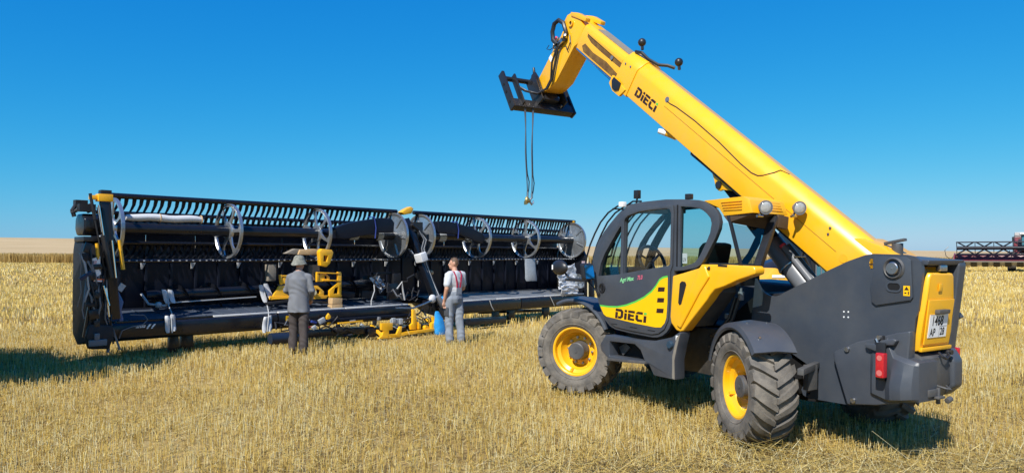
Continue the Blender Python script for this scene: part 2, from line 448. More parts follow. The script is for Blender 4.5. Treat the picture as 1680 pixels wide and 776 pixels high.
# wheel tracks of the telehandler where straw is pressed flat (ground polyline, half width)
def track(x, y):
    def seg(ax, ay, bx, by):
        dx, dy = bx - ax, by - ay; t = np.clip(((x - ax) * dx + (y - ay) * dy) / (dx * dx + dy * dy), 0, 1)
        return np.hypot(x - ax - dx * t, y - ay - dy * t)
    d = np.minimum(seg(2.3, 7.3, 3.6, 5.6), seg(0.3, 6.3, 2.6, 6.15))
    d = np.minimum(d, seg(2.6, 6.15, 6.2, 6.9))
    return np.exp(-(d / 0.45) ** 2)
def trample(x, y):
    # ground walked and driven over in front of the middle of the header
    dx, dy = x + 6.6, y - 12.2; a = 0.673 * dx + 0.74 * dy; b = -0.74 * dx + 0.673 * dy
    return smooth((a - 4.3) / 0.6) * (1 - smooth((a - 8.6) / 0.8)) * smooth((b + 1.9) / 0.5) * (1 - smooth((b - 0.3) / 0.5))
def stub_layer(name, y0, y1, dens, hm, w, sides, row, label, cat='stubble'):
    x, y = scatter(y0, y1, dens, row)
    big = vnoise(x + 200, y + 50, 1.7, 3); mid = vnoise(x + 200, y, 0.45, 4); tr = track(x, y)
    keep = rng.random(len(x)) < np.clip(0.34 + 1.05 * mid, 0, 1) * (1 - 0.55 * tr)
    x, y, big, mid, tr = x[keep], y[keep], big[keep], mid[keep], tr[keep]
    N = len(x); z = gz(x, y) - 0.005
    h = hm * rng.uniform(0.62, 1.12, N) * (0.74 + 0.52 * big) * (1 - 0.55 * trample(x, y))
    lean = np.abs(rng.normal(0, 0.14, N)) + tr * rng.uniform(0.3, 1.25, N) + (rng.random(N) < 0.06) * rng.uniform(0.3, 1.1, N)
    ld = rng.uniform(0, 2 * np.pi, N)
    t = np.clip(rng.normal(0.62, 0.27, N) + 0.26 * (big - 0.5) + 0.16 * (mid - 0.5) + 0.15 * tr + (0.07 if y1 < 20 else -0.04), 0, 1)
    stalks(name, np.stack([x, y, z], 1), h, w * rng.uniform(0.7, 1.35, N), ld, lean, t, STRAW, sides, label, cat)
stub_layer('stubble', 5.2, 10, 680, 0.128, 0.0052, 3, 0.125, 'cut golden wheat stubble covering the near foreground')
stub_layer('stubble', 9.6, 18, 380, 0.142, 0.0072, 3, 0.125, 'cut golden wheat stubble around the machines and workers')
stub_layer('stubble', 17, 42, 85, 0.15, 0.017, 1, 0.25, 'cut wheat stubble stretching out behind the header')
stub_layer('stubble', 42, 92, 16, 0.16, 0.045, 1, 0.0, 'distant cut stubble in front of the standing wheat')
def loose(name, y0, y1, dens, ln, w, label):
    x, y = scatter(y0, y1, dens)
    tr = track(x, y); p = vnoise(x + 90, y + 11, 0.9, 8)
    keep = rng.random(len(x)) < np.clip(0.26 + 0.75 * np.clip(p - 0.45, 0, 1) + 1.6 * tr, 0, 1)
    x, y, tr = x[keep], y[keep], tr[keep]; N = len(x)
    lean = np.pi / 2 - np.abs(rng.normal(0.08, 0.16, N)); ld = rng.uniform(0, 2 * np.pi, N)
    z = gz(x, y) + rng.uniform(0.01, 0.10, N)
    t = np.clip(rng.normal(0.74, 0.18, N), 0, 1)
    stalks(name, np.stack([x, y, z], 1), ln * rng.uniform(0.4, 1.3, N) * (1 + 0.5 * tr), w * rng.uniform(0.7, 1.3, N), ld, lean, t, STRAW, 3, label, 'straw')
loose('loose_straw', 5.2, 10, 620, 0.22, 0.0058, 'loose pale straw lying flat across the foreground stubble')
loose('loose_straw', 10, 20, 120, 0.26, 0.008, 'loose straw strewn between header and foreground')
# standing wheat: the cut edge of the crop
N = 80000
wx = rng.uniform(-130, 130, N); wy = WHEAT_Y + np.abs(rng.normal(0, 2.2, N)) + 0.8 * np.sin(wx * 0.11) * 0.3
stalks('standing_wheat', np.stack([wx, wy, gz(wx, wy)], 1), rng.uniform(0.95, 1.30, N) + 0.05 * np.sin(wx * 2.3), rng.uniform(0.022, 0.05, N),
       rng.uniform(0, 6.28, N), np.abs(rng.normal(0, 0.10, N)), np.clip(rng.normal(0.45, 0.24, N) + 0.35 * (vnoise(wx + 300, wy, 1.3, 5) - 0.5), 0, 1), EARS, 1,
       'uncut golden brown wheat standing along the far field edge', 'wheat')

# ================================================================== TELEHANDLER (x forward, y left, z up)
TO = Vector((3.189, 7.86, -0.041)); th = Vector((-0.53726, 0.84341, 0)); pit = math.atan(0.072 / 2.92)
TU = Vector((th.x * math.cos(pit), th.y * math.cos(pit), math.sin(pit))); TV = Vector((-th.y, th.x, 0)); TW = TU.cross(TV)
tele = empty('telehandler', TO, Matrix((TU, TV, TW)).transposed().to_euler(),
             'yellow and charcoal telehandler with raised boom parked on stubble', 'telehandler')

# --- wheels
def lug_ring(m, Ro, W, n=22, dirn=1):
    for side in (-1, 1):
        for k in range(n):
            a0 = 2 * math.pi * (k + (0.5 if side > 0 else 0)) / n
            rings = []
            for q in range(6):
                t = q / 5.0
                y = side * (W * 0.515 - t * (W * 0.515 + 0.004))
                a = a0 + dirn * (0.30 * t ** 0.8)
                hw = (0.052 + 0.020 * (1 - t)) / Ro / 2 * (1.15 if q == 0 else 1.0)
                drop = 0.034 if q == 0 else (0.010 if q == 1 else 0.0)
                rt = Ro - drop; rb = Ro - 0.075 - (0.03 if q == 0 else 0)
                rings.append([((r) * math.cos(a + s * hw * f), y, (r) * math.sin(a + s * hw * f)) for r, s, f in ((rb, -1, 1.5), (rt, -1, 1), (rt, 1, 1), (rb, 1, 1.5))])
            m.loft(rings)
Rt, Wt = 0.552, 0.42
ty = M()
ty.lathe([(0.302, -0.155), (0.33, -0.185), (0.40, -0.212), (0.455, -0.208), (0.495, -0.188), (0.515, -0.12), (0.520, 0), (0.515, 0.12), (0.495, 0.188), (0.455, 0.208), (0.40, 0.212), (0.33, 0.185), (0.302, 0.155), (0.285, 0.10), (0.285, -0.10)], n=56)
for sd in (-1, 1):
    ty.lathe([(0.345, sd * 0.192), (0.352, sd * 0.200), (0.359, sd * 0.1965)], n=56, closed=False)
lug_ring(ty, Rt, Wt)
def make_rim():
    m = M()
    m.lathe([(0.318, 0.168), (0.318, 0.155), (0.300, 0.150), (0.296, 0.10), (0.262, 0.075), (0.262, -0.15), (0.30, -0.16), (0.318, -0.168), (0.30, -0.175), (0.245, -0.16), (0.245, 0.0), (0.20, -0.045), (0.11, -0.045), (0.11, -0.02), (0.19, -0.02), (0.232, 0.035), (0.243, 0.082), (0.280, 0.108), (0.287, 0.160), (0.300, 0.170)], n=48)
    m.box((0.255, 0.10, 0.02), (0.035, 0.06, 0.03))
    return m
def make_hub():
    m = M()
    m.lathe([(0.001, 0.135), (0.10, 0.135), (0.112, 0.125), (0.118, 0.02), (0.125, -0.02), (0.125, -0.2), (0.001, -0.2)], n=28, closed=False)
    m.cyl((0, 0.134, 0), (0, 0.142, 0), 0.02, n=10)
    return m
def make_nut(k):
    if True:
        m = M(); a = 2 * math.pi * k / 10 + 0.2
        c = Vector((0.168 * math.cos(a), -0.022, 0.168 * math.sin(a)))
        m.cyl(c, c + Vector((0, 0.028, 0)), 0.017, n=6); m.cyl(c + Vector((0, 0.028, 0)), c + Vector((0, 0.042, 0)), 0.010, n=6)
    return m
rim_src = None
for (u, side, steer) in ((2.92, 1, 27), (0.0, 1, -25), (2.92, -1, 27), (0.0, -1, -25)):
    piv = Vector((u, side * 0.77, 0.553))
    off = Vector((0, side * 0.17, 0)); off.rotate(Matrix.Rotation(R(steer), 3, 'Z'))
    rotz = R(steer) + (0 if side > 0 else math.pi)
    if rim_src is None:
        rim_src = make_rim().build('wheel', YEL, tele); w = rim_src
        kids = [ty.build('tyre', RUBBER, w), make_hub().build('hub', GREYD, w)] + [make_nut(k).build('wheel_nut', STEEL, w) for k in range(10)]
    else:
        w = share(rim_src, tele)
        for k in kids: share(k, w)
    w.location = piv + off; w.rotation_euler = (0, R(17 * u + 30 * side), rotz)
    w.rotation_mode = 'XYZ'
# axles and chassis
for u in (0, 2.92):
    m = M(); m.bar((u, -0.72, 0.55), (u, 0.72, 0.55), 0.20, 0.18)
    for sd in (-1, 1): m.cyl((u, sd * 0.55, 0.55), (u, sd * 0.80, 0.55), 0.14, n=18)
    m.cyl((u, 0, 0.36), (u, 0, 0.72), 0.22, n=18)
    m.build('axle', BLACKM, tele, bevel=0.01)
m = M(); m.prism([(-0.15, 0.62), (0.5, 0.50), (3.1, 0.50), (3.35, 0.65), (3.35, 0.98), (0.9, 1.05), (0.4, 1.45), (-0.3, 1.45)], -0.12, 0.455)
m.prism([(0.55, 0.53), (3.0, 0.55), (3.1, 0.9), (0.55, 0.95)], -0.5, -0.125)
m.build('chassis', BLACKM, tele, bevel=0.015)
m = M(); m.prism([(0.40, 0.55), (0.95, 0.50), (1.9, 0.50), (2.35, 0.60), (2.35, 0.95), (0.9, 1.02), (0.42, 1.02)], 0.46, 0.58)
m.build('chassis_side', mat('dirty_dark_steel', (0.022, 0.022, 0.023), 0.6, var=0.3, bump=0.1, dust=0.4, dcol=(0.15, 0.13, 0.10), dscale=6), tele, bevel=0.008)
m = M(); m.prism([(0.52, 0.755), (0.95, 0.755), (0.95, 0.765), (0.52, 0.765)], 0.581, 0.588)
for k in range(4): m.cyl((0.93 - 0.125 * k, 0.58, 0.82), (0.93 - 0.125 * k, 0.596, 0.82), 0.014, n=8)
m.each('bolt', STEEL, tele)
# engine pod on the far side
m = M(); m.prism([(0.45, 0.75), (1.9, 0.75), (2.0, 1.0), (1.95, 1.42), (1.4, 1.52), (0.45, 1.50)], -1.08, -0.52); m.build('engine_cover', GREY, tele, bevel=0.05, seg=3)
# --- rear frame plates
plate = [(0.395, 1.60), (0.337, 1.505), (0.300, 1.472), (0.242, 1.443), (0.185, 1.428), (0.136, 1.429), (0.075, 1.448), (0.018, 1.481), (-0.305, 1.639), (-0.49, 1.73), (-0.68, 1.817), (-0.85, 1.878), (-0.92, 1.89), (-1.22, 1.888), (-1.31, 1.872), (-1.358, 1.835), (-1.372, 1.77), (-1.367, 1.659), (-1.343, 1.411), (-1.317, 1.34), (-1.293, 1.047), (-1.276, 0.62), (-0.994, 0.535), (-0.71, 0.475), (-0.36, 0.462), (-0.27, 0.455), (-0.205, 0.48), (-0.185, 0.53), (-0.215, 0.585), (-0.27, 0.62), (-0.33, 0.75), (0.1, 0.95), (0.40, 0.70), (0.45, 1.0)]
m = M()
hole = [(-0.255 + 0.032 * math.cos(t), 0.525 + 0.038 * math.sin(t)) for t in np.linspace(0, 2 * math.pi, 12, endpoint=False)]
m.prism_holes(plate, [hole], 0.462, 0.50); m.build('frame_plate', GREYT, tele)
m = M(); m.prism([(p[0], p[1]) for p in plate if p[0] < 0.39 and p[1] > 0.45 and p[1] < 1.86], -0.155, -0.12); m.build('frame_plate', GREYT, tele)
m = M(); m.prism([(-1.25, 0.72), (-0.4, 0.72), (-0.2, 1.0), (-0.2, 1.3), (-1.0, 1.62), (-1.28, 1.62)], -0.118, 0.46); m.build('engine_bay', BLACKM, tele)
# pivot cover plate with disc, slot, warning sticker
m = M(); m.prism([(-0.935, 1.872), (-1.235, 1.872), (-1.282, 1.84), (-1.300, 1.52), (-1.285, 1.495), (-0.965, 1.425), (-0.925, 1.455), (-0.91, 1.60), (-0.935, 1.70)], 0.501, 0.522)
m.build('pivot_cover', GREYT, tele, bevel=0.006)
m = M(); m.lathe([(0.098, 0.521), (0.098, 0.528), (0.085, 0.545), (0.072, 0.532), (0.072, 0.524)], c=(-1.134, 0, 1.766), n=32); m.build('pivot_ring', GREYD, tele)
m = M(); m.lathe([(0.001, 0.565), (0.050, 0.565), (0.056, 0.558), (0.056, 0.523), (0.001, 0.523)], c=(-1.134, 0, 1.766), n=26, closed=False); m.cyl((-1.134, 0.565, 1.766), (-1.134, 0.572, 1.766), 0.008, n=8); m.build('pivot_pin', STEEL, tele)
def pill(cx, cy, w, h, n=8):
    r = h / 2; out = []
    for k in range(n + 1): t = -math.pi / 2 + math.pi * k / n; out.append((cx + w / 2 - r + r * math.cos(t), cy + r * math.sin(t)))
    for k in range(n + 1): t = math.pi / 2 + math.pi * k / n; out.append((cx - w / 2 + r + r * math.cos(t), cy + r * math.sin(t)))
    return out
m = M(); m.prism(pill(-1.136, 1.604, 0.115, 0.062), 0.5225, 0.5245); m.build('slot', BLACKM, tele)
m = M(); m.prism_holes(pill(-1.136, 1.604, 0.150, 0.095), [pill(-1.136, 1.604, 0.116, 0.063)], 0.5225, 0.530); m.build('slot_rim', GREYT, tele)
m = M(); m.box((-1.250, 0.5235, 1.574), (0.058, 0.002, 0.088)); st = m.build('warning_sticker', YELD, tele)
m = M(); m.prism([(-1.228, 1.580), (-1.272, 1.580), (-1.250, 1.612)], 0.5247, 0.5255); m.box((-1.240, 0.525, 1.555), (0.018, 0.001, 0.012)); m.box((-1.266, 0.525, 1.555), (0.010, 0.001, 0.028)); m.each('warning_symbol', LOGO, st)
m = M(); m.prism(pill(-0.915, 1.80, 0.052, 0.09), 0.5005, 0.503); m.build('yellow_opening', YEL, tele)
m = M(); m.box((-0.915, 0.5035, 1.795), (0.05, 0.001, 0.012)); m.build('opening_bar', LOGO, tele)
m = M(); m.box((-0.975, 0.5035, 1.845), (0.026, 0.002, 0.045)); m.build('white_tag', WHITE, tele)
m = M()
for a, b in ((-0.64, 1.36), (-0.685, 1.362), (-0.64, 1.31), (-0.685, 1.312)): m.cyl((a, 0.50, b - 0.02), (a, 0.503, b - 0.02), 0.008, n=8)
m.box((-0.29, 0.5012, 0.60), (0.018, 0.002, 0.040)); m.each('rivet', WHITED, tele)
# counterweight with its moulded corner
cw = [(-0.585, 0.95), (-0.61, 0.975), (-0.83, 1.085), (-1.01, 1.14), (-1.18, 1.20), (-1.315, 1.235), (-1.318, 1.18), (-1.30, 0.98), (-1.335, 0.92), (-1.345, 0.80), (-1.30, 0.62), (-1.02, 0.540), (-0.735, 0.495), (-0.66, 0.70), (-0.59, 0.90)]
m = M(); m.prism(cw, 0.5005, 0.585); m.build('counterweight', GREY, tele, bevel=0.018, seg=3)
def blob(name, rings, mt, bev=0.0): return M().loft(rings).build(name, mt, tele, bevel=bev)
# moulded bulge around the tail lamp (lofted from front to rear)
m = M()
prof = [(-0.96, 0.0), (-1.00, 0.035), (-1.12, 0.035), (-1.20, 0.10), (-1.30, 0.105), (-1.37, 0.06), (-1.40, 0.0)]
rings = []
for u, d in prof:
    top = 1.16 if u > -1.2 else 1.02 - (abs(u) - 1.2) * 0.25
    bot = 0.56 + (abs(u) - 0.96) * 0.17
    if u > -1.05: top = 1.05; bot = 0.62
    rings.append([(u, 0.583, bot), (u, 0.585 + d, bot + 0.03), (u, 0.585 + d * 1.1, (bot + top) / 2 - 0.05), (u, 0.585 + d * 0.75, (bot + top) / 2 + 0.06), (u, 0.585 + d * 0.5, top - 0.03), (u, 0.583, top), (u, 0.3, top), (u, 0.3, bot)])
m.loft(rings); m.build('bumper_corner', GREY, tele, bevel=0.02, seg=3)
m = M(); m.prism([(-1.02, 1.115), (-1.20, 1.16), (-1.23, 1.145), (-1.20, 1.10), (-1.05, 1.075)], 0.586, 0.640); m.prism([(-0.93, 1.085), (-1.05, 1.10), (-1.10, 1.06), (-1.06, 1.02), (-0.94, 1.045)], 0.586, 0.630)
m.build('bumper_lip', GREY, tele, bevel=0.012, seg=3)
m = M()
for a, b in ((-0.735, 1.005), (-0.80, 0.545)):
    m.lathe([(0.001, 0.606), (0.022, 0.606), (0.026, 0.600), (0.026, 0.584), (0.001, 0.584)], c=(a, 0, b), n=18, closed=False)
m.each('bolt', STEEL, tele)
m = M(); m.bar((-1.085, 0.60, 1.17), (-1.10, 0.645, 0.92), 0.05, 0.02, up=(1, 0, 0)); m.box((-1.105, 0.66, 0.95), (0.085, 0.022, 0.33)); m.build('lamp_bracket', BLACK, tele, bevel=0.004)
m = M(); m.box((-1.135, 0.705, 0.925), (0.075, 0.065, 0.215)); tl = m.build('tail_lamp', LENS, tele, bevel=0.012, seg=3)
m = M(); m.cyl((-1.137, 0.738, 0.99), (-1.137, 0.7405, 0.99), 0.024, n=14); m.cyl((-1.137, 0.738, 0.86), (-1.137, 0.7405, 0.86), 0.026, n=14); m.each('lamp_reflector', mat('pale_red_reflector', (0.55, 0.14, 0.13), 0.2), tl)
m = M(); m.cyl((-1.075, 0.60, 1.155), (-1.075, 0.66, 1.155), 0.02, n=10); m.cyl((-1.10, 0.60, 1.09), (-1.10, 0.66, 1.09), 0.018, n=10); m.tube([(-1.04, 0.59, 1.11), (-1.03, 0.63, 1.13), (-1.06, 0.66, 1.14), (-1.08, 0.66, 1.10)], 0.01); m.each('lamp_screw', STEEL, tele)
# rear: hatch, frame, hitch
def rear_u(w): return -1.29 - (w - 1.05) * 0.118
m = M()
hatch = [(0.465, 1.045), (0.485, 1.20), (0.478, 1.40), (0.468, 1.56), (0.450, 1.70), (0.425, 1.74), (0.06, 1.735), (0.035, 1.71), (0.0, 1.50), (-0.03, 1.20), (-0.04, 1.045)]
vs = []
nh = len(hatch)
for off in (0.0, 0.035): vs += [(rear_u(w) - off - (0.012 if off and 1.1 < w < 1.68 else 0), v if off == 0 else 0.22 + (v - 0.22) * 0.955, w if off == 0 else 1.39 + (w - 1.39) * 0.97) for v, w in hatch]
m.add(vs, [tuple(range(nh)), tuple(range(2 * nh - 1, nh - 1, -1))] + [(k, (k + 1) % nh, nh + (k + 1) % nh, nh + k) for k in range(nh)])
hat = m.build('rear_hatch', YEL, tele, bevel=0.012, seg=3)
def rbox(m, v0, v1, w0, w1, d0, d1):
    vs = []
    for v in (v0, v1):
        for w in (w0, w1):
            for d in (d0, d1): vs.append((rear_u(w) - d, v, w))
    return m.add(vs, [(0, 1, 3, 2), (4, 6, 7, 5), (0, 4, 5, 1), (2, 3, 7, 6), (0, 2, 6, 4), (1, 5, 7, 3)])
m = M(); rbox(m, 0.435, 0.02, 1.11, 1.50, 0.046, 0.058); m.build('hatch_panel', YEL, hat, bevel=0.012, seg=3)
m = M(); rbox(m, 0.46, -0.03, 1.048, 1.085, 0.03, 0.062); m.build('hatch_sill', YEL, hat, bevel=0.01)
m = M(); rbox(m, 0.29, 0.235, 1.575, 1.64, 0.046, 0.052); m.build('hatch_handle', YEL, hat, bevel=0.004)
m = M(); rbox(m, 0.40, 0.105, 1.17, 1.372, 0.060, 0.064); npl = m.build('number_plate', WHITED, tele)
def plate_fn(v0, w0): return lambda x, y: (rear_u(w0 + y) - 0.0655, v0 - x, w0 + y)
lettering('1468', 0.118, BLACKM, npl, plate_fn(0.366, 1.277), bold=0.002, sx=0.80)
lettering('AP', 0.092, BLACKM, npl, plate_fn(0.375, 1.186), bold=0.002, sx=0.78)
lettering('28', 0.092, BLACKM, npl, plate_fn(0.215, 1.190), bold=0.002, sx=0.78)
m = M(); rbox(m, 0.228, 0.226, 1.175, 1.268, 0.0648, 0.0656); rbox(m, 0.226, 0.108, 1.2655, 1.268, 0.0648, 0.0656); rbox(m, 0.398, 0.107, 1.3695, 1.3705, 0.0648, 0.0656); m.build('plate_border', BLACKM, npl)
m = M(); rbox(m, 0.325, 0.145, 1.378, 1.415, 0.052, 0.10); m.build('plate_lamp', GREYD, tele, bevel=0.008)
# rear frame: top cap with recess, right column
m = M(); m.prism([(-1.41, 1.845), (-0.9, 1.875), (-0.9, 1.79), (-1.1, 1.79), (-1.395, 1.80)], -0.13, 0.4615); m.build('rear_cap', GREY, tele, bevel=0.012, seg=3)
m = M(); m.prism([(-1.412, 1.80), (-1.39, 1.845), (-1.1, 1.84), (-1.1, 0.75), (-1.30, 0.75), (-1.33, 1.1)], -0.16, -0.04); m.build('rear_column', GREY, tele, bevel=0.02, seg=3)
m = M(); m.bar((-1.34, 0.40, 1.80), (-1.34, 0.03, 1.80), 0.05, 0.03); m.build('recess_strip', BLACKM, tele)
m = M(); m.box((-1.385, 0.215, 1.775), (0.05, 0.11, 0.055)); m.build('work_lamp', STEEL, tele, bevel=0.01)
m = M(); m.prism([(-1.36, 0.99), (-1.37, 0.75), (-1.31, 0.62), (-1.1, 0.62), (-1.1, 1.03), (-1.28, 1.03)], 0.02, 0.46); m.build('hitch_block', GREYD, tele, bevel=0.012)
m = M(); m.prism([(-1.34, 1.05), (-1.40, 0.95), (-1.40, 0.72), (-1.30, 0.62), (-1.1, 0.62), (-1.1, 1.05)], -0.14, 0.015); m.build('bumper_corner', GREY, tele, bevel=0.03, seg=3)
m = M(); m.box((-1.373, 0.30, 0.885), (0.004, 0.035, 0.07)); m.build('yellow_sticker', YELD, tele)
m = M(); m.box((-1.371, 0.34, 0.955), (0.004, 0.14, 0.012)); m.build('hitch_slot', BLACKM, tele)
m = M(); m.box((-1.42, 0.24, 0.70), (0.11, 0.16, 0.06)); m.box((-1.45, 0.18, 0.66), (0.12, 0.10, 0.02)); m.cyl((-1.47, 0.17, 0.60), (-1.47, 0.17, 0.74), 0.018, n=10)
m.tube([(-1.40, 0.12, 0.75), (-1.50, 0.10, 0.73), (-1.52, 0.06, 0.72), (-1.46, 0.02, 0.74)], 0.010); m.cyl((-1.37, 0.10, 0.79), (-1.40, 0.10, 0.79), 0.03, n=12); m.cyl((-1.37, 0.42, 0.72), (-1.395, 0.42, 0.72), 0.016, n=10)
m.cyl((-1.50, 0.08, 0.62), (-1.50, 0.02, 0.635), 0.025, n=10)
m.xf(lambda x, y, z: (x + 0.06, y + 0.13, z)); m.build('tow_hitch', GREYD, tele, bevel=0.003)
m = M(); m.tube([(-1.36, 0.20, 1.03), (-1.40, 0.21, 1.00), (-1.41, 0.17, 0.98), (-1.40, 0.10, 1.00), (-1.37, 0.09, 1.03)], 0.012); m.cyl((-1.37, 0.07, 1.03), (-1.41, 0.07, 1.03), 0.022, n=10); m.build('wire_connector', BLACK, tele)
m = M(); m.box((-1.335, -0.155, 0.99), (0.05, 0.03, 0.12)); m.build('tail_lamp', LENS, tele, bevel=0.008)
m = M(); m.cyl((-0.93, 0.12, 1.86), (-0.93, 0.12, 1.99), 0.05, n=14); m.box((-0.92, 0.14, 2.005), (0.20, 0.05, 0.025), Matrix.Rotation(0.2, 3, 'Y')); m.build('exhaust_flap', GREYD, tele, bevel=0.004)
# --- fenders
def arc_fender(name, c, r0, r1, a0, a1, v0, v1, mt, crown=0.03, rotz=0.0, n=18, lip=0.03):
    m = M(); rings = []
    for k in range(n + 1):
        a = a0 + (a1 - a0) * k / n
        def P(r, v): return (c[0] + r * math.cos(a), v, c[1] + r * math.sin(a))
        vm = (v0 + v1) / 2
        rings.append([P(r0, v0), P(r1, v0), P(r1 + crown, vm), P(r1, v1), P(r1 - lip, v1 + 0.012), P(r0 - lip, v1), P(r0, v1 - 0.02), P(r0 + crown, vm)])
    m.loft(rings)
    if rotz:
        q = Matrix.Rotation(rotz, 3, 'Z'); cc = Vector((c[0], (v0 + v1) / 2, 0))
        m.xf(lambda x, y, z: q @ (Vector((x, y, z)) - cc) + cc)
    return m.build(name, mt, tele)
fr = arc_fender('rear_fender', (0.0, 0.555), 0.605, 0.628, R(140), R(17), 0.73, 1.15, GREY, crown=0.028, rotz=R(-25), lip=0.045)
fr.location = (0.07, -0.02, 0)
m = M()
for k, (a, v) in enumerate(((98, 0.84), (98, 1.04), (60, 0.84), (60, 1.04), (125, 1.05))):
    rad = 0.640
    p = Vector((rad * math.cos(R(a)), v, 0.555 + rad * math.sin(R(a)))); cc_ = Vector((0, 0.94, 0)); p = Matrix.Rotation(R(-25), 3, 'Z') @ (p - cc_) + cc_; m.cyl(p, p + Vector((0.012 * math.cos(R(a)), 0, 0.012 * math.sin(R(a)))), 0.014, n=8)
m.each('fender_bolt', STEEL, fr)
m = M(); m.bar((-0.42, 0.50, 0.80), (-0.58, 0.98, 0.79), 0.06, 0.06); m.box((-0.47, 0.68, 0.70), (0.06, 0.14, 0.24)); m.each('fender_bracket', GREYD, fr, bevel=0.006)
arc_fender('front_fender', (2.92, 0.58), 0.625, 0.645, R(152), R(62), 0.62, 1.02, GREY, crown=0.02, rotz=R(10), lip=0.03)
arc_fender('front_fender', (2.92, 0.58), 0.625, 0.645, R(152), R(62), -1.02, -0.62, GREY, crown=0.02, rotz=R(10), lip=0.03)
arc_fender('rear_fender', (0.0, 0.555), 0.615, 0.640, R(138), R(20), -1.06, -0.56, GREY, crown=0.035, rotz=R(-14), lip=0.05)
m = M(); m.prism([(-1.02, 1.37), (-1.25, 1.35), (-1.28, 1.31), (-1.02, 1.15)], -0.40, -0.20); m.build('side_guard', GREYD, tele, bevel=0.01)
# --- boom
BA = R(36.31); B0 = Vector((-0.289, 0, 1.726)); be = Vector((math.cos(BA), 0, math.sin(BA))); bn = Vector((-math.sin(BA), 0, math.cos(BA)))
def bp(s, t, v): return B0 + be * s + bn * t + Vector((0, v, 0))
def bsec(s, sec): return [bp(s, t, v) for v, t in sec]
secA = [(0.30, 0.0), (0.30, 0.345), (0.285, 0.385), (0.20, 0.475), (0.165, 0.488), (-0.015, 0.452), (-0.05, 0.440), (-0.135, 0.375), (-0.15, 0.345), (-0.15, 0.0), (-0.13, -0.012), (0.28, -0.012)]
def grow(sec, d, dt=0): return [(0.075 + (v - 0.075) * (1 + d / 0.225), 0.235 + (t - 0.235) * (1 + d / 0.245) + dt) for v, t in sec]
m = M(); m.loft([bsec(-0.42, secA), bsec(3.86, secA)]); boom = m.build('boom_outer_tube', YEL, tele, bevel=0.006)
m = M(); m.prism([(-1.25, 1.60), (-0.5, 1.50), (0.05, 1.95), (-0.35, 2.05), (-0.66, 2.03), (-0.86, 1.955), (-1.0, 1.87), (-1.22, 1.83)], -0.11, 0.26); m.build('boom_foot', YEL, boom, bevel=0.02)
m = M(); m.loft([bsec(3.72, grow(secA, 0.012)), bsec(4.06, grow(secA, 0.012))]); m.build('boom_collar', YEL, boom, bevel=0.008)
m = M(); m.prism([(3.76, 0.06), (3.82, -0.07), (3.99, -0.075), (4.12, -0.02), (4.12, 0.10)], 0.2875, 0.330); m.xf(lambda x, y, z: bp(x, z, y)); m.build('collar_lug', YEL, boom, bevel=0.006)
m = M(); m.prism([(3.88, 0.095), (3.865, 0.0), (3.93, -0.045), (4.01, -0.04), (4.075, 0.04), (4.06, 0.10)], 0.331, 0.345); m.xf(lambda x, y, z: bp(x, z, y)); m.build('wear_pad_cover', BLACK, boom, bevel=0.005)
m = M()
for s, t in ((3.977, 0.339), (3.863, 0.349), (0.192, 0.394 - 0.03), (0.173, 0.303)): m.cyl(bp(s, t, 0.296), bp(s, t, 0.322 if s > 1 else 0.308), 0.013, n=8)
m.each('boom_bolt', STEEL, boom)
m = M(); m.cyl(bp(2.999, 0.315, 0.296), bp(2.999, 0.315, 0.304), 0.036, n=16); m.build('boom_port', CYLG, boom)
m = M(); m.tube([bp(s, t, 0.304) for s, t in ((2.99, 0.30), (2.92, 0.300), (2.80, 0.318), (2.43, 0.333), (1.946, 0.321), (1.533, 0.287), (1.34, 0.285), (1.25, 0.305))] + [bp(1.19, 0.345, 0.303), bp(1.15, 0.39, 0.288), bp(1.12, 0.43, 0.252), bp(1.10, 0.475, 0.208), bp(1.0, 0.487, 0.17)], 0.005, n=5); m.build('boom_cable', HOSE, boom)
m = M(); m.bar(bp(0.0, 0.215, 0.3005), bp(3.0, 0.225, 0.3005), 0.003, 0.004, up=bn); m.build('boom_seam', BROWN, boom)
m = M(); m.cyl(bp(-0.10, 0.21, 0.298), bp(-0.10, 0.21, 0.303), 0.045, n=18); m.build('boom_inspection_cap', YEL, boom)
# beacon lamp under boom, cylinder clevis, pipes
m = M(); m.cyl(bp(2.70, -0.03, 0.16), bp(2.82, -0.055, 0.24), 0.05, 0.04, n=14); m.box(bp(2.70, -0.02, 0.16), (0.12, 0.12, 0.05)); m.build('beacon_bracket', YEL, boom, bevel=0.005)
m = M(); m.cyl(bp(2.82, -0.055, 0.24), bp(2.90, -0.075, 0.30), 0.042, 0.030, n=14); m.build('beacon_lamp', WHITE, boom)
m = M(); m.prism([(1.95, -0.005), (1.80, -0.10), (1.72, -0.165), (1.66, -0.165), (1.62, -0.12), (1.40, -0.005)], -0.02, 0.02); m.prism([(1.95, -0.005), (1.80, -0.10), (1.72, -0.165), (1.66, -0.165), (1.62, -0.12), (1.40, -0.005)], 0.19, 0.235)
m.xf(lambda x, y, z: bp(x, z, y)); m.each('cylinder_clevis', YEL, boom, bevel=0.005)
m = M(); m.cyl(bp(1.70, -0.105, -0.04), bp(1.70, -0.105, 0.255), 0.042, n=16); m.build('clevis_pin', BLACK, boom)
m = M(); m.tube([bp(2.30, -0.01, 0.24), bp(2.28, -0.04, 0.25), bp(2.0, -0.035, 0.25), bp(1.2, -0.03, 0.25), bp(0.2, -0.03, 0.25)], 0.013); m.tube([bp(2.15, -0.03, 0.20), bp(1.2, -0.035, 0.20), bp(0.2, -0.035, 0.20)], 0.013); m.build('boom_pipe', BLACK, boom)
m = M(); m.loft([bsec(0.1, [(0.24, -0.05), (0.24, -0.0125), (-0.09, -0.0125), (-0.09, -0.05)]), bsec(2.2, [(0.24, -0.03), (0.24, -0.0125), (-0.09, -0.0125), (-0.09, -0.03)])]); m.build('boom_underplate', BLACKM, boom)
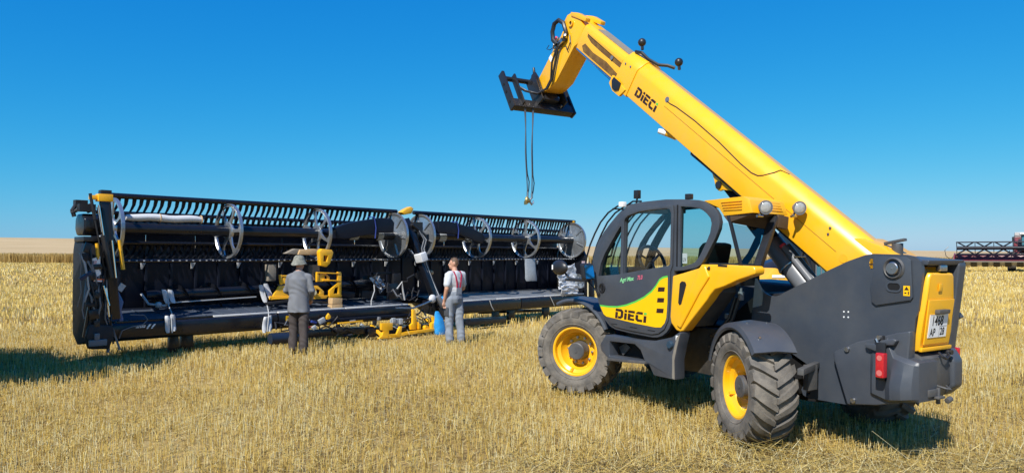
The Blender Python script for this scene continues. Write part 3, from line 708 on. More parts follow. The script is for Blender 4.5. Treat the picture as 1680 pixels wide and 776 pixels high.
# lift cylinder
cb, ct = Vector((-0.05, 0.10, 1.42)), bp(1.70, -0.105, 0.10)
d = (ct - cb).normalized(); j = cb + d * 0.78
m = M(); m.cyl(cb, j, 0.115, n=24); m.build('lift_cylinder', CYLG, tele, bevel=0.004)
m = M(); m.cyl(j + d * 0.0, j + d * 0.42, 0.108, n=22); m.cyl(j + d * 0.4, ct, 0.062, n=18); m.build('lift_cylinder_sleeve', BLACKM, tele)
side = d.cross(Vector((0, 1, 0))).normalized() * -1
m = M()
for o in (0.0, 0.075): m.cyl(cb + Vector((0, 0.08 - o, 0)) + side * -0.125, cb + d * 0.62 + Vector((0, 0.08 - o, 0)) + side * -0.125, 0.036, n=12)
m.build('counterbalance_pipe', CYLG, tele, bevel=0.003)
m = M(); rr = [cb + d * 0.42 + (Vector((0, 1, 0)) * math.cos(t) + side * math.sin(t)) * 0.122 for t in np.linspace(0, 2 * math.pi, 20, endpoint=False)]; m.tube(rr, 0.009, closed=True); m.tube([cb + d * 0.42 + side * -0.17 + Vector((0, y, 0)) for y in (-0.06, 0.0, 0.06, 0.12)], 0.009); m.build('pipe_clamp', STEEL, tele)
m = M(); m.cyl(cb + d * 0.60 + Vector((0, 0.08, 0)) + side * -0.125, cb + d * 0.63 + Vector((0, 0.08, 0)) + side * -0.125, 0.038, n=12); m.build('red_band', REDT, tele)
# inner tube and head
secB = [(0.245, 0.020), (0.245, 0.33), (0.225, 0.375), (0.18, 0.405), (-0.03, 0.405), (-0.075, 0.375), (-0.095, 0.33), (-0.095, 0.020)]
m = M(); m.loft([bsec(3.6, secB), bsec(5.22, secB)]); inner = m.build('boom_inner_tube', YEL, tele, bevel=0.005)
m = M(); m.prism([(4.10, 0.045), (5.02, 0.045), (5.10, 0.10), (5.05, 0.16), (4.80, 0.13), (4.45, 0.155), (4.10, 0.12)], 0.2455, 0.2475); m.prism([(4.10, 0.215), (4.62, 0.215), (4.92, 0.225), (5.06, 0.26), (5.08, 0.30), (4.80, 0.29), (4.10, 0.27)], 0.2455, 0.2475); m.xf(lambda x, y, z: bp(x, z, y)); m.each('worn_stripe', BROWN, inner)
m = M(); m.prism([(4.12, 0.285), (5.06, 0.302), (5.10, 0.325), (4.12, 0.335)], 0.2455, 0.262); m.xf(lambda x, y, z: bp(x, z, y)); m.build('slide_rail', YEL, inner, bevel=0.004)
m = M(); m.loft([bsec(4.06, [(0.16, 0.406), (0.16, 0.418), (-0.01, 0.418), (-0.01, 0.406)]), bsec(5.0, [(0.16, 0.406), (0.16, 0.418), (-0.01, 0.418), (-0.01, 0.406)])]); m.build('top_wear_strip', WOODG, inner)
m = M(); m.tube([bp(4.14, -0.005, 0.235), bp(5.20, 0.012, 0.235)], 0.017, n=10); m.build('telescope_rod', CHROME, inner)
m = M(); m.cyl(bp(4.36, 0.255, 0.246), bp(4.36, 0.255, 0.262), 0.030, n=14); m.build('wear_pad_plug', CYLG, inner)
head = [(4.021, 5.385), (4.14, 5.372), (4.205, 5.31), (4.23, 5.18), (4.305, 5.085), (4.537, 4.885), (4.879, 4.55), (4.90, 4.46), (4.85, 4.35), (4.78, 4.315), (4.68, 4.318), (4.58, 4.345), (4.406, 4.42), (3.96, 4.86), (3.86, 4.89), (3.72, 5.10), (3.80, 5.20), (3.90, 5.30)]
m = M(); m.prism(head, -0.09, 0.242); hd = m.build('boom_head', YEL, tele, bevel=0.012, seg=2)
m = M(); m.prism([(4.03, 5.388), (3.86, 5.335), (3.66, 5.21), (3.68, 5.16), (3.90, 5.27), (4.03, 5.33)], -0.11, -0.02); m.prism([(4.03, 5.388), (3.86, 5.335), (3.66, 5.21), (3.68, 5.16), (3.90, 5.27), (4.03, 5.33)], 0.17, 0.26); m.each('head_ear', YEL, hd, bevel=0.008)
m = M(); m.lathe([(0.030, 0.243), (0.052, 0.243), (0.052, 0.268), (0.030, 0.268)], c=(4.028, 0, 5.222), n=20); m.build('head_boss', YEL, hd); m = M(); m.cyl((4.028, 0.243, 5.222), (4.028, 0.252, 5.222), 0.030, n=16); m.build('head_pin', BLACK, hd)
m = M(); m.box((4.55, 0.2435, 4.80), (0.07, 0.002, 0.10), Matrix.Rotation(R(40), 3, 'Y')); m.build('white_label', WHITE, hd)
m = M(); m.tube([(4.33, 0.29, 4.96), (4.42, 0.30, 5.05), (4.44, 0.30, 5.18), (4.39, 0.30, 5.29), (4.28, 0.30, 5.32), (4.17, 0.29, 5.25), (4.11, 0.28, 5.10), (4.16, 0.28, 4.98)], 0.034, n=8); m.build('hose_loop', HOSE, hd)
m = M()
for o in (0.0, 0.035): m.tube([(4.20 + o, 0.27 + o, 4.98), (4.30 + o, 0.29, 4.90), (4.37 + o, 0.29 + o, 4.70), (4.44 + o, 0.29, 4.46), (4.55 + o, 0.30, 4.33), (4.72 + o, 0.36, 4.27), (4.88, 0.46 + o, 4.32), (5.0, 0.58 + o, 4.42)], 0.017, n=7)
m.tube([(4.05, 0.26, 5.05), (4.02, 0.27, 4.93), (4.08, 0.27, 4.83), (4.14, 0.26, 4.90)], 0.009); m.tube([(4.55, 0.28, 5.0), (4.60, 0.29, 4.95), (4.52, 0.28, 4.92), (4.40, 0.27, 4.96)], 0.006)
m.build('hydraulic_hose', HOSE, hd)
m = M(); m.box((4.24, 0.275, 4.98), (0.12, 0.06, 0.07), Matrix.Rotation(0.5, 3, 'Y')); m.cyl((4.36, 0.27, 4.99), (4.27, 0.31, 5.05), 0.020, n=8); m.cyl((4.13, 0.27, 5.03), (4.10, 0.32, 5.06), 0.028, n=8); m.cyl((4.45, 0.27, 4.93), (4.38, 0.31, 4.98), 0.014, n=8); m.build('coupling', STEEL, hd, bevel=0.004)
m = M(); m.cyl((4.36, 0.29, 5.05), (4.32, 0.31, 5.07), 0.016, n=8); m.build('red_cap', REDT, hd)
# carriage
cx, cz = Vector((0.54, 0, 0.84)).normalized(), None
ch = Vector((0.527, 0, 0.850)).normalized(); cn = Vector((0.850, 0, -0.527)).normalized()
cbase = Vector((4.74, 0, 4.06))
def cp(a, o, v): return cbase + ch * a + cn * o + Vector((0, v, 0))
def cbox(m, a0, a1, o0, o1, v0, v1): return m.add([cp(a, o, v) for a in (a0, a1) for o in (o0, o1) for v in (v0, v1)], [(0, 1, 3, 2), (4, 6, 7, 5), (0, 4, 5, 1), (2, 3, 7, 6), (0, 2, 6, 4), (1, 5, 7, 3)])
m = M(); cbox(m, -0.03, 0.68, -0.005, 0.125, 0.755, 0.80); cbox(m, 0.02, 0.60, -0.06, 0.05, 0.60, 0.63); carr = m.build('carriage', BLACK, tele, bevel=0.006)
m = M(); cbox(m, -0.03, 0.68, -0.005, 0.125, -0.40, -0.36); m.each('carriage_side', BLACK, carr, bevel=0.006)
m = M(); cbox(m, -0.02, 0.13, 0.0, 0.12, -0.359, 0.754); m.build('carriage_beam', BLACK, carr, bevel=0.008)
m = M(); m.cyl(cp(0.57, 0.05, -0.359), cp(0.57, 0.05, 0.754), 0.040, n=14); m.build('carriage_bar', BLACK, carr)
m = M(); cbox(m, 0.13, 0.42, 0.02, 0.06, -0.36, 0.02); cbox(m, 0.05, 0.55, -0.16, 0.09, 0.30, 0.33); cbox(m, 0.05, 0.55, -0.16, 0.09, -0.16, -0.13); cbox(m, 0.10, 0.50, -0.10, 0.02, -0.05, 0.22); m.each('carriage_gusset', BLACK, carr, bevel=0.006)
m = M(); m.prism([(4.72, 4.30), (4.93, 4.30), (5.06, 4.45), (5.03, 4.62), (4.95, 4.66), (4.86, 4.56)], 0.245, 0.285); m.cyl((4.95, 0.22, 4.48), (4.95, 0.33, 4.48), 0.04, n=14); m.cyl((4.98, 0.26, 4.64), (5.0, 0.26, 4.74), 0.025, 0.018, n=10); m.build('carriage_ear', BLACK, carr, bevel=0.006)
m = M(); m.cyl(cp(0.20, -0.05, 0.05), cp(0.20, -0.05, -0.10), 0.035, n=10); m.cyl(cp(0.05, -0.01, -0.1), cp(0.05, -0.06, -0.1), 0.02, n=10); m.build('locking_pin', STEEL, carr)
m = M()
for a in (0.10, 0.30, 0.45): m.cyl(cp(a, 0.06, 0.80), cp(a, 0.06, 0.805), 0.022, n=10)
m.each('carriage_hole', BLACKM, carr)
# work lamps on top of boom collar
m = M(); m.tube([bp(4.02, 0.51, 0.20), bp(3.90, 0.55, 0.20), bp(3.78, 0.52, 0.16), bp(3.66, 0.51, 0.06), bp(3.58, 0.55, -0.02), bp(3.50, 0.56, -0.08)], 0.022, n=7); lb = m.build('lamp_bar', BLACK, boom)
for s, t, v in ((3.98, 0.60, 0.20), (3.46, 0.60, -0.06)):
    m = M(); c = bp(s, t + 0.06, v); m.ball(c, 0.055, n=8); m.cyl(c + Vector((-0.01, 0, -0.10)), c, 0.02, n=8); m.build('work_lamp', BLACK, lb)

# --- lettering cut as solid shapes
GLY = {'D': ([[(0, 0), (.27, 0), (.27, .66), (0, .66)], [(0, .74), (.52, .74), (.57, .68), (.57, .3), (.52, .25), (.31, .25), (.31, 0), (.62, 0), (.84, .2), (.84, .8), (.62, 1), (0, 1)]], .84),
       'i': ([[(0, 0), (.27, 0), (.27, .66), (0, .66)], [(0, .76), (.27, .76), (.27, 1), (0, 1)]], .27),
       'E': ([[(0, 0), (.68, 0), (.68, .22), (.27, .22), (.27, .39), (.62, .39), (.62, .60), (.27, .60), (.27, .67), (0, .67)], [(0, .76), (.68, .76), (.68, 1), (0, 1)]], .68),
       'C': ([[(.2, 0), (.7, 0), (.7, .25), (.32, .25), (.27, .3), (.27, .66), (0, .66), (0, .2)], [(0, .75), (.7, .75), (.7, 1), (.2, 1), (0, .8)]], .70)}
def logo(parent, fn, sx, sy, shear=0.0):
    m, g = M(), M(); x = 0
    for k, ch_ in enumerate('DiECi'):
        polys, w = GLY[ch_]
        for q, p in enumerate(polys):
            vs = [fn((x + a + shear * b) * sx, b * sy) for a, b in p]
            (g if (k == 4 and q == 1) else m).add(vs, [tuple(range(len(p)))])
        x += w + 0.11
    m.build('lettering', LOGO, parent, flat=True); g.build('lettering_dot', GREEN, parent, flat=True)
logo(boom, lambda x, y: bp(3.585 - x, 0.075 + y, 0.3025), 0.150, 0.125)

# --- cab
cabp = [(1.03, 1.66), (1.044, 1.295), (1.064, 1.10), (1.095, 1.03), (1.133, 0.985), (1.20, 0.935), (1.28, 0.908), (1.358, 0.899), (1.732, 0.905), (2.00, 0.92), (2.10, 0.95), (2.19, 1.011), (2.25, 1.09), (2.31, 1.195), (2.39, 1.37), (2.442, 1.521), (2.458, 1.62), (2.450, 1.73), (2.415, 1.85), (2.35, 1.962), (2.24, 2.085), (2.12, 2.191), (2.0, 2.285), (1.91, 2.346), (1.802, 2.400), (1.70, 2.418), (1.582, 2.431), (1.176, 2.446), (0.917, 2.437), (0.72, 2.422), (0.61, 2.400), (0.518, 2.355), (0.455, 2.31), (0.415, 2.255), (0.395, 2.185), (0.408, 2.111), (0.46, 2.008), (0.577, 1.826), (0.643, 1.745), (0.71, 1.708), (0.90, 1.672)]
win1 = [(2.315, 1.545), (2.27, 1.70), (2.20, 1.82), (2.10, 1.94), (1.99, 2.07), (1.912, 2.155), (1.900, 2.15), (1.905, 1.585)]
win2 = [(1.862, 1.595), (1.848, 2.215), (1.83, 2.245), (1.78, 2.278), (1.6, 2.318), (1.4, 2.335), (1.16, 2.345), (1.10, 2.335), (1.075, 2.29), (1.082, 1.735), (1.10, 1.715)]
win3 = [(0.945, 2.362), (0.80, 2.352), (0.686, 2.332), (0.62, 2.308), (0.567, 2.272), (0.52, 2.225), (0.503, 2.170), (0.522, 2.075), (0.58, 1.965), (0.66, 1.835), (0.72, 1.772), (0.77, 1.745), (0.955, 1.702)]
m = M(); m.prism_holes(cabp, [win1, win2, win3], 1.0, 1.05); cab = m.build('cab', GREY, tele, bevel=0.008)
far_open = [(2.385, 1.60), (2.375, 1.74), (2.32, 1.88), (2.21, 2.03), (2.08, 2.15), (1.95, 2.25), (1.84, 2.32), (1.75, 2.345), (1.58, 2.365), (1.17, 2.38), (0.75, 2.355), (0.58, 2.30), (0.48, 2.20), (0.50, 2.08), (0.62, 1.87), (0.72, 1.76), (1.10, 1.70), (1.70, 1.60)]
m = M(); m.prism_holes(cabp, [far_open], 0.315, 0.35); m.build('cab_far_side', BLACKM, cab)
for i, wd in enumerate((win1, win2, win3)):
    cxm, czm = np.mean([p[0] for p in wd]), np.mean([p[1] for p in wd])
    M().prism([(cxm + (p[0] - cxm) * 1.04, czm + (p[1] - czm) * 1.04) for p in wd], 1.018, 1.024).build('side_window', TEAL if i != 1 else CLEAR, cab)
door_o = [(1.085, 1.30), (1.10, 1.12), (1.16, 1.01), (1.25, 0.955), (1.36, 0.932), (1.72, 0.938), (1.98, 0.952), (2.07, 0.98), (2.15, 1.05), (2.27, 1.24), (2.36, 1.45), (2.395, 1.58), (2.385, 1.72), (2.33, 1.86), (2.20, 2.02), (2.05, 2.155), (1.92, 2.26), (1.80, 2.325), (1.6, 2.365), (1.17, 2.388), (1.05, 2.38), (1.035, 2.30), (1.045, 1.72), (1.075, 1.66)]
m = M(); m.prism_holes(door_o, [win1, win2], 1.0505, 1.066); door = m.build('door', GREY, cab, bevel=0.004)
dec = [(2.268, 1.178), (2.10, 1.178), (1.94, 1.188), (1.78, 1.222), (1.62, 1.275), (1.48, 1.335), (1.36, 1.410), (1.29, 1.475), (1.235, 1.545), (1.18, 1.575), (1.108, 1.590), (1.110, 1.30), (1.125, 1.14), (1.15, 1.08), (1.205, 1.028), (1.30, 1.018), (1.62, 1.030), (1.95, 1.050), (2.15, 1.062), (2.20, 1.085)]
m = M(); m.add([(p[0], 1.0685, p[1]) for p in dec], [tuple(range(len(dec)))]); m.build('yellow_decal', YELD, door, flat=True)
m = M(); top = dec[:11]
for k in range(10):
    a, b = top[k], top[k + 1]; m.add([(a[0], 1.0692, a[1] - 0.004), (b[0], 1.0692, b[1] - 0.004), (b[0] + 0.006, 1.0692, b[1] + 0.016), (a[0] + 0.006, 1.0692, a[1] + 0.016)], [(0, 1, 2, 3)])
m.build('green_edge', GREEN, door, flat=True)
logo(door, lambda x, y: (1.985 - x, 1.0705, 1.060 + y - x * 0.012), 0.168, 0.115, 0.08)
m = M()
for w in (1.448, 1.328, 1.210): m.add([(1.262 + (1.448 - w) * 0.08, 1.0705, w - 0.028), (1.158 + (1.448 - w) * 0.06, 1.0705, w - 0.020), (1.150 + (1.448 - w) * 0.06, 1.0705, w + 0.028), (1.254 + (1.448 - w) * 0.08, 1.0705, w + 0.022)], [(0, 1, 2, 3)])
m.each('decal_square', LOGO, door, flat=True)
lettering('Agri Max', 0.068, mat('pale_green_print', (0.24, 0.66, 0.30), 0.5), door, lambda x, y: (1.905 - x, 1.0685, 1.492 + y + x * 0.14), bold=0.0012, shear=0.15, sx=0.95)
lettering('75.0', 0.068, mat('pink_red_print', (0.72, 0.12, 0.20), 0.5), door, lambda x, y: (1.602 - x, 1.0685, 1.535 + y + x * 0.14), bold=0.0012, shear=0.15, sx=0.72)
m = M(); m.lathe([(0.001, 1.070), (0.035, 1.070), (0.040, 1.080), (0.056, 1.080), (0.060, 1.066), (0.001, 1.066)], c=(2.232, 0, 1.404), n=22, closed=False); m.box((2.225, 1.078, 1.41), (0.012, 0.012, 0.07)); m.build('door_handle', BLACK, door)
m = M()
for a, b, w in ((1.60, 1.72, 0.978), (1.30, 1.42, 0.975), (1.95, 2.05, 0.985)): m.box(((a + b) / 2, 1.067, w), (b - a, 0.004, 0.007))
m.each('door_slot', BLACKM, door)
m = M(); m.prism([(0.98, 2.38), (1.0, 2.38), (1.0, 1.71), (0.98, 1.71)], 1.0505, 1.053); m.build('door_seal', BLACKM, cab)
# cab body: floor, roof, rear and front glass
m = M(); m.prism([(1.06, 1.10), (1.13, 0.99), (1.28, 0.91), (2.0, 0.925), (2.19, 1.02), (2.31, 1.2), (2.43, 1.50), (2.38, 1.55), (1.05, 1.55)], 0.352, 0.998); m.build('cab_floor', BLACKM, cab)
m = M(); m.prism([(0.60, 2.395), (0.92, 2.43), (1.58, 2.425), (1.80, 2.395), (1.90, 2.345), (1.88, 2.315), (1.58, 2.39), (0.92, 2.395), (0.60, 2.36)], 0.352, 0.998); m.build('cab_roof', GREY, cab, bevel=0.006)
fp = [(2.44, 1.56), (2.452, 1.66), (2.44, 1.74), (2.405, 1.85), (2.34, 1.962), (2.23, 2.085), (2.11, 2.191), (1.99, 2.285), (1.90, 2.340)]
m = M(); m.add([(u, v, w) for u, w in fp for v in (0.35, 1.0)], [(2 * k, 2 * k + 1, 2 * k + 3, 2 * k + 2) for k in range(len(fp) - 1)]); m.build('windscreen', CLEAR, cab)
m = M(); m.add([(0.30, 1.03, 2.175), (0.14, 1.03, 1.765), (0.05, 0.90, 1.765), (0.05, 0.72, 2.105)], [(0, 1, 2, 3)]); m.build('rear_window', DARKGL, cab)
m = M(); m.add([(0.40, 0.365, 2.20), (0.05, 0.70, 2.105), (0.05, 0.90, 1.765), (0.42, 0.365, 1.765)], [(0, 1, 2, 3)]); m.build('rear_window', DARKGL, cab)
m = M(); m.add([(0.385, 1.028, 2.17), (0.31, 1.03, 2.178), (0.145, 1.03, 1.765), (0.55, 1.028, 1.765)], [(0, 1, 2, 3)]); m.build('rear_quarter_window', TEAL, cab)
m = M(); m.bar((0.305, 1.02, 2.25), (0.140, 1.02, 1.745), 0.03, 0.030, up=(0, 1, 0)); m.bar((0.03, 0.665, 2.24), (0.03, 0.90, 1.745), 0.05, 0.085, up=(1, 0, 0)); m.bar((0.05, 0.88, 1.755), (0.55, 1.02, 1.755), 0.04, 0.02); m.each('rear_pillar', BLACK, cab, bevel=0.004)
BRN = mat('brown_shaded_underside', (0.055, 0.032, 0.016), 0.6, var=0.5, scale=9, dust=0.3, dcol=(0.16, 0.10, 0.05))  # shade under the yellow roof guard, painted in as dark brown
m = M(); m.add([(0.37, 1.026, 2.25), (0.02, 1.0, 2.26), (0.0, 0.55, 2.26), (0.04, 0.60, 2.13), (0.05, 0.72, 2.11), (0.30, 1.026, 2.18)], [(0, 1, 5), (1, 2, 3, 4, 5)]); m.build('roof_rear_panel', BRN, cab)
m = M(); m.bar((0.01, 0.66, 2.20), (0.01, 0.50, 2.18), 0.05, 0.13); m.build('hinge_block', BRN, cab, bevel=0.008)
m = M(); m.prism([(0.45, 1.52), (0.6, 1.52), (0.6, 1.75), (0.45, 1.75)], 0.36, 0.99); m.build('cab_rear_wall', BLACKM, cab)
# yellow roof guard with work lamps
m = M()
g0 = [(0.64, 1.03, 2.412), (0.10, 1.045, 2.435), (0.04, 1.03, 2.40), (0.0, 1.03, 2.27), (0.36, 1.03, 2.245), (0.43, 1.03, 2.33)]
g1 = [(0.64, 0.36, 2.43), (0.12, 0.47, 2.425), (0.07, 0.47, 2.40), (0.02, 0.46, 2.262), (0.36, 0.36, 2.255), (0.43, 0.36, 2.33)]
m.loft([g0, g1]); guard = m.build('roof_guard', YEL, cab, bevel=0.010, seg=2)
m = M()
for k in range(4):
    w = 2.305 + 0.025 * k; m.bar((0.012 + 0.012 * k, 0.88 - 0.01 * k, w), (0.022 + 0.012 * k, 0.55, w - 0.004), 0.008, 0.007); m.bar((0.36 + k * 0.01, 1.041, w + 0.005), (0.12, 1.045, w + 0.012), 0.008, 0.005)
m.each('guard_rib', YEL, guard)
for (c, nm) in (((-0.06, 0.915, 2.325), 0), ((-0.075, 0.415, 2.335), 1)):
    c = Vector(c); ax = Vector((-0.86, 0.42, -0.12)).normalized()
    m = M(); m.cyl(c - ax * 0.075, c + ax * 0.01, 0.040, 0.068, n=18); m.lathe([(0.058, 0), (0.070, 0), (0.070, 0.018), (0.058, 0.018)], n=20, axis='z'); q = ax.to_track_quat('Z', 'Y'); nn = 80
    m.v[-nn:] = [tuple(q @ Vector(p) + c) for p in m.v[-nn:]]
    wl_ = m.build('work_lamp', CYLG, guard)
    m = M(); m.ball((0, 0, 0), (0.060, 0.060, 0.018), n=10); m.xf(lambda x, y, z: q @ Vector((x, y, z)) + c + ax * 0.010); m.build('lamp_glass', LENSW, wl_)
    m = M(); m.bar(c - ax * 0.03, c + Vector((0.05, 0.04, -0.085)), 0.02, 0.02); m.cyl(c + Vector((0.05, 0.06, -0.085)), c + Vector((0.05, -0.02, -0.085)), 0.014, n=8); m.build('lamp_mount', STEEL, wl_)
# yellow side fairing
fair = [(1.045, 1.605), (0.9, 1.64), (0.66, 1.705), (0.63, 1.745), (0.30, 1.752), (-0.045, 1.750), (-0.068, 1.72), (-0.062, 1.672), (0.127, 1.612), (0.32, 1.531), (0.44, 1.495), (0.50, 1.44), (0.545, 1.381), (0.876, 1.025), (0.92, 1.008), (0.98, 1.018), (1.06, 1.09), (1.075, 1.16)]
m = M(); m.prism(fair, 0.915, 1.062); fg = m.build('side_fairing', YEL, tele, bevel=0.028, seg=3)
m = M(); m.prism([(1.04, 1.56), (0.62, 1.66), (0.55, 1.45), (0.88, 1.06), (0.96, 1.05), (1.04, 1.14)], 0.60, 0.914); m.build('fairing_inner', GREYD, fg)
m = M(); m.prism([(0.56, 1.735), (0.50, 1.62), (0.62, 1.47), (0.90, 1.05), (0.96, 1.08), (0.80, 1.40), (0.70, 1.60), (0.66, 1.70)], 1.05, 1.085); m.build('fairing_ridge', YEL, fg, bevel=0.02, seg=3)
m = M(); m.prism([(0.93, 1.53), (0.90, 1.556), (0.85, 1.55), (0.835, 1.52), (0.905, 1.31), (0.93, 1.295), (0.95, 1.32)], 1.0625, 1.066); m.build('air_vent', BLACK, fg)
m = M(); m.bar((0.28, 1.063, 1.74), (0.40, 1.063, 1.742), 0.006, 0.02); m.cyl((0.52, 1.05, 1.715), (0.52, 1.075, 1.70), 0.018, n=8); m.build('fairing_latch', BLACK, fg)
# step box
stp = [(2.225, 0.715), (2.12, 0.845), (1.57, 0.848), (1.30, 0.865), (1.00, 0.945), (0.90, 1.01), (0.872, 1.005), (0.915, 0.86), (0.955, 0.70), (0.95, 0.49), (1.28, 0.487), (1.36, 0.60), (2.03, 0.545), (2.20, 0.64)]
sth = [(2.045, 0.775), (1.60, 0.795), (1.50, 0.74), (1.43, 0.628), (1.50, 0.618), (2.05, 0.60)]
m = M(); m.prism_holes(stp, [sth], 0.95, 1.10); stb = m.build('step_box', GREY, tele, bevel=0.012)
m = M(); m.prism([(2.05, 0.61), (2.05, 0.79), (1.45, 0.80), (1.42, 0.62)], 0.90, 0.949); m.build('step_recess', BLACKM, stb)
m = M(); m.box((1.73, 1.04, 0.585), (0.66, 0.17, 0.03), Matrix.Rotation(R(4.5), 3, 'Y')); m.prism([(1.95, 0.605), (1.82, 0.72), (1.90, 0.76), (2.03, 0.70)], 0.952, 0.97); m.build('step_tread', GREYD, stb, bevel=0.004)
m = M(); m.lathe([(0.001, 1.135), (0.036, 1.135), (0.042, 1.125), (0.042, 1.10), (0.001, 1.10)], c=(1.015, 0, 0.862), n=18, closed=False); m.build('fuel_cap', mat('blue_grey_cap', (0.02, 0.045, 0.075), 0.4), stb)
m = M(); m.box((0.925, 1.102, 0.945), (0.035, 0.003, 0.05)); m.build('white_tag', WHITE, stb)
m = M(); m.prism([(0.88, 0.99), (0.925, 0.84), (0.96, 0.70), (0.952, 0.495), (0.99, 0.50), (0.99, 0.74), (0.93, 0.95)], 1.1005, 1.104); m.build('dusty_edge', mat('dusty_steel_edge', (0.20, 0.18, 0.15), 0.6, var=0.3), stb)
# hydraulic hoses by the rear wheel
m = M()
for o in (0, 0.05): m.tube([(0.48 + o, 0.64, 1.40), (0.50 + o, 0.66, 1.30), (0.53 + o, 0.68, 1.17), (0.62 + o, 0.70, 1.06), (0.74 + o, 0.70, 0.97), (0.80 + o, 0.66, 0.95)], 0.020, n=8)
m.build('hydraulic_hose', HOSE, tele)
m = M(); m.cyl((0.47, 0.63, 1.37), (0.47, 0.63, 1.46), 0.032, n=12); m.cyl((0.47, 0.63, 1.46), (0.47, 0.63, 1.50), 0.018, n=10); m.box((0.60, 0.66, 1.19), (0.08, 0.05, 0.05)); m.build('hose_fitting', CYLG, tele, bevel=0.003)
# windscreen grille
for k in range(7):
    v = 1.02 - 0.11 * k
    m = M(); m.tube([(1.88, v, 2.42), (2.02, v, 2.40), (2.195, v, 2.325), (2.34, v, 2.21), (2.45, v, 2.07), (2.54, v, 1.93), (2.60, v, 1.79), (2.64, v, 1.66), (2.65, v, 1.50)], 0.011, n=6); m.build('grille_bar', BLACK, cab)
m = M(); m.tube([(2.10, 1.03, 2.37), (2.10, 0.34, 2.37)], 0.009); m.tube([(2.63, 1.03, 1.58), (2.63, 0.34, 1.58)], 0.010); m.each('grille_crossbar', BLACK, cab)
STK = mat('faded_sticker', (0.36, 0.42, 0.42), 0.5)
# interior
m = M(); rr = [(1.75 + 0.085 * math.sin(t), 0.70 + 0.19 * math.cos(t), 1.74 + 0.18 * math.sin(t)) for t in np.linspace(0, 2 * math.pi, 24, endpoint=False)]; m.tube(rr, 0.021, n=7, closed=True)
for t in (0.5, 2.6, 4.7): m.bar((1.75, 0.70, 1.73), (1.75 + 0.085 * math.sin(t), 0.70 + 0.19 * math.cos(t), 1.74 + 0.18 * math.sin(t)), 0.03, 0.015)
m.cyl((1.75, 0.70, 1.73), (1.95, 0.70, 1.50), 0.03, n=10); m.build('steering_wheel', BLACK, cab)
m = M(); m.box((1.02, 0.68, 1.60), (0.40, 0.42, 0.16)); m.prism([(0.78, 1.60), (0.92, 1.60), (0.86, 1.92), (0.80, 1.98), (0.70, 1.96)], 0.49, 0.87); m.build('seat', BLACKM, cab, bevel=0.04, seg=3)
m = M(); m.prism([(2.42, 1.50), (2.44, 1.60), (2.25, 1.66), (2.0, 1.62), (1.9, 1.50)], 0.36, 0.99); m.build('dashboard', BLACKM, cab, bevel=0.02)
m = M(); m.tube([(1.72, 0.39, 2.38), (1.79, 0.39, 2.25), (1.92, 0.39, 2.10), (2.04, 0.39, 1.94), (2.12, 0.39, 1.76), (2.16, 0.39, 1.60)], [0.045, 0.045, 0.048, 0.05, 0.055, 0.055], n=8); m.box((1.60, 0.45, 2.36), (0.16, 0.14, 0.08)); m.build('inner_pillar', BLACKM, cab, bevel=0.01)
m = M(); m.tube([(2.24, 1.01, 1.98), (2.17, 0.97, 2.02), (2.14, 0.96, 1.95), (2.20, 0.96, 1.80), (2.29, 1.0, 1.76)], 0.014, n=7); m.build('grab_handle', BLACK, cab)
m = M(); m.box((0.90, 1.0245, 1.80), (0.070, 0.0008, 0.110)); pst = m.build('window_sticker', STK, cab)
lettering('LV', 0.06, BLACKM, pst, lambda x, y: (0.930 - x, 1.0255, 1.765 + y), bold=0.001, sx=0.75)
# roof lamps and mirrors
m = M(); m.box((1.785, 0.92, 2.535), (0.075, 0.05, 0.10)); m.cyl((1.80, 0.92, 2.42), (1.785, 0.92, 2.49), 0.012, n=8); m.tube([(1.95, 0.95, 2.40), (1.85, 0.93, 2.455), (1.70, 0.93, 2.45)], 0.012); m.build('roof_lamp', BLACK, cab, bevel=0.006)
m = M(); m.box((1.885, 1.06, 2.415), (0.075, 0.06, 0.06)); m.build('white_marker_lamp', WHITE, cab, bevel=0.006)
m = M(); m.box((0.92, 0.95, 2.47), (0.07, 0.06, 0.06)); m.build('roof_sensor', BLACK, cab, bevel=0.006)
m = M(); m.ball((2.83, 1.28, 1.632), (0.155, 0.06, 0.098), n=12); mir = m.build('mirror', BLACK, tele)
m = M(); m.box((2.90, 1.345, 1.635), (0.025, 0.002, 0.06)); m.build('white_mark', WHITE, mir)
m = M(); m.tube([(2.75, 1.25, 1.56), (2.70, 1.22, 1.50), (2.50, 1.15, 1.49), (2.46, 1.06, 1.52)], 0.014); m.bar((2.74, 1.24, 1.48), (2.40, 1.14, 1.48), 0.05, 0.028); m.tube([(2.46, 1.10, 1.46), (2.30, 1.10, 1.36), (2.26, 1.09, 1.33)], 0.012); m.build('mirror_arm', BLACK, mir)
m = M(); rg = []
for u, s in ((2.30, 0.9), (2.36, 1.0)):
    rg.append([(u + 0.02 * z_, 1.22 + y_ * 0.09 * s, 1.60 + z_ * 0.105 * s) for y_, z_ in ((-1, -0.8), (-0.8, -1), (0.8, -1), (1, -0.8), (1, 0.8), (0.8, 1), (-0.8, 1), (-1, 0.8))])
m.loft(rg); mir2 = m.build('mirror', BLACK, tele, bevel=0.01)
m = M(); m.add([(2.296 + 0.02 * z_, 1.22 + y_ * 0.068, 1.60 + z_ * 0.082) for y_, z_ in ((-1, -1), (1, -1), (1, 1), (-1, 1))], [(0, 1, 2, 3)]); m.build('mirror_glass', MIRR, mir2)

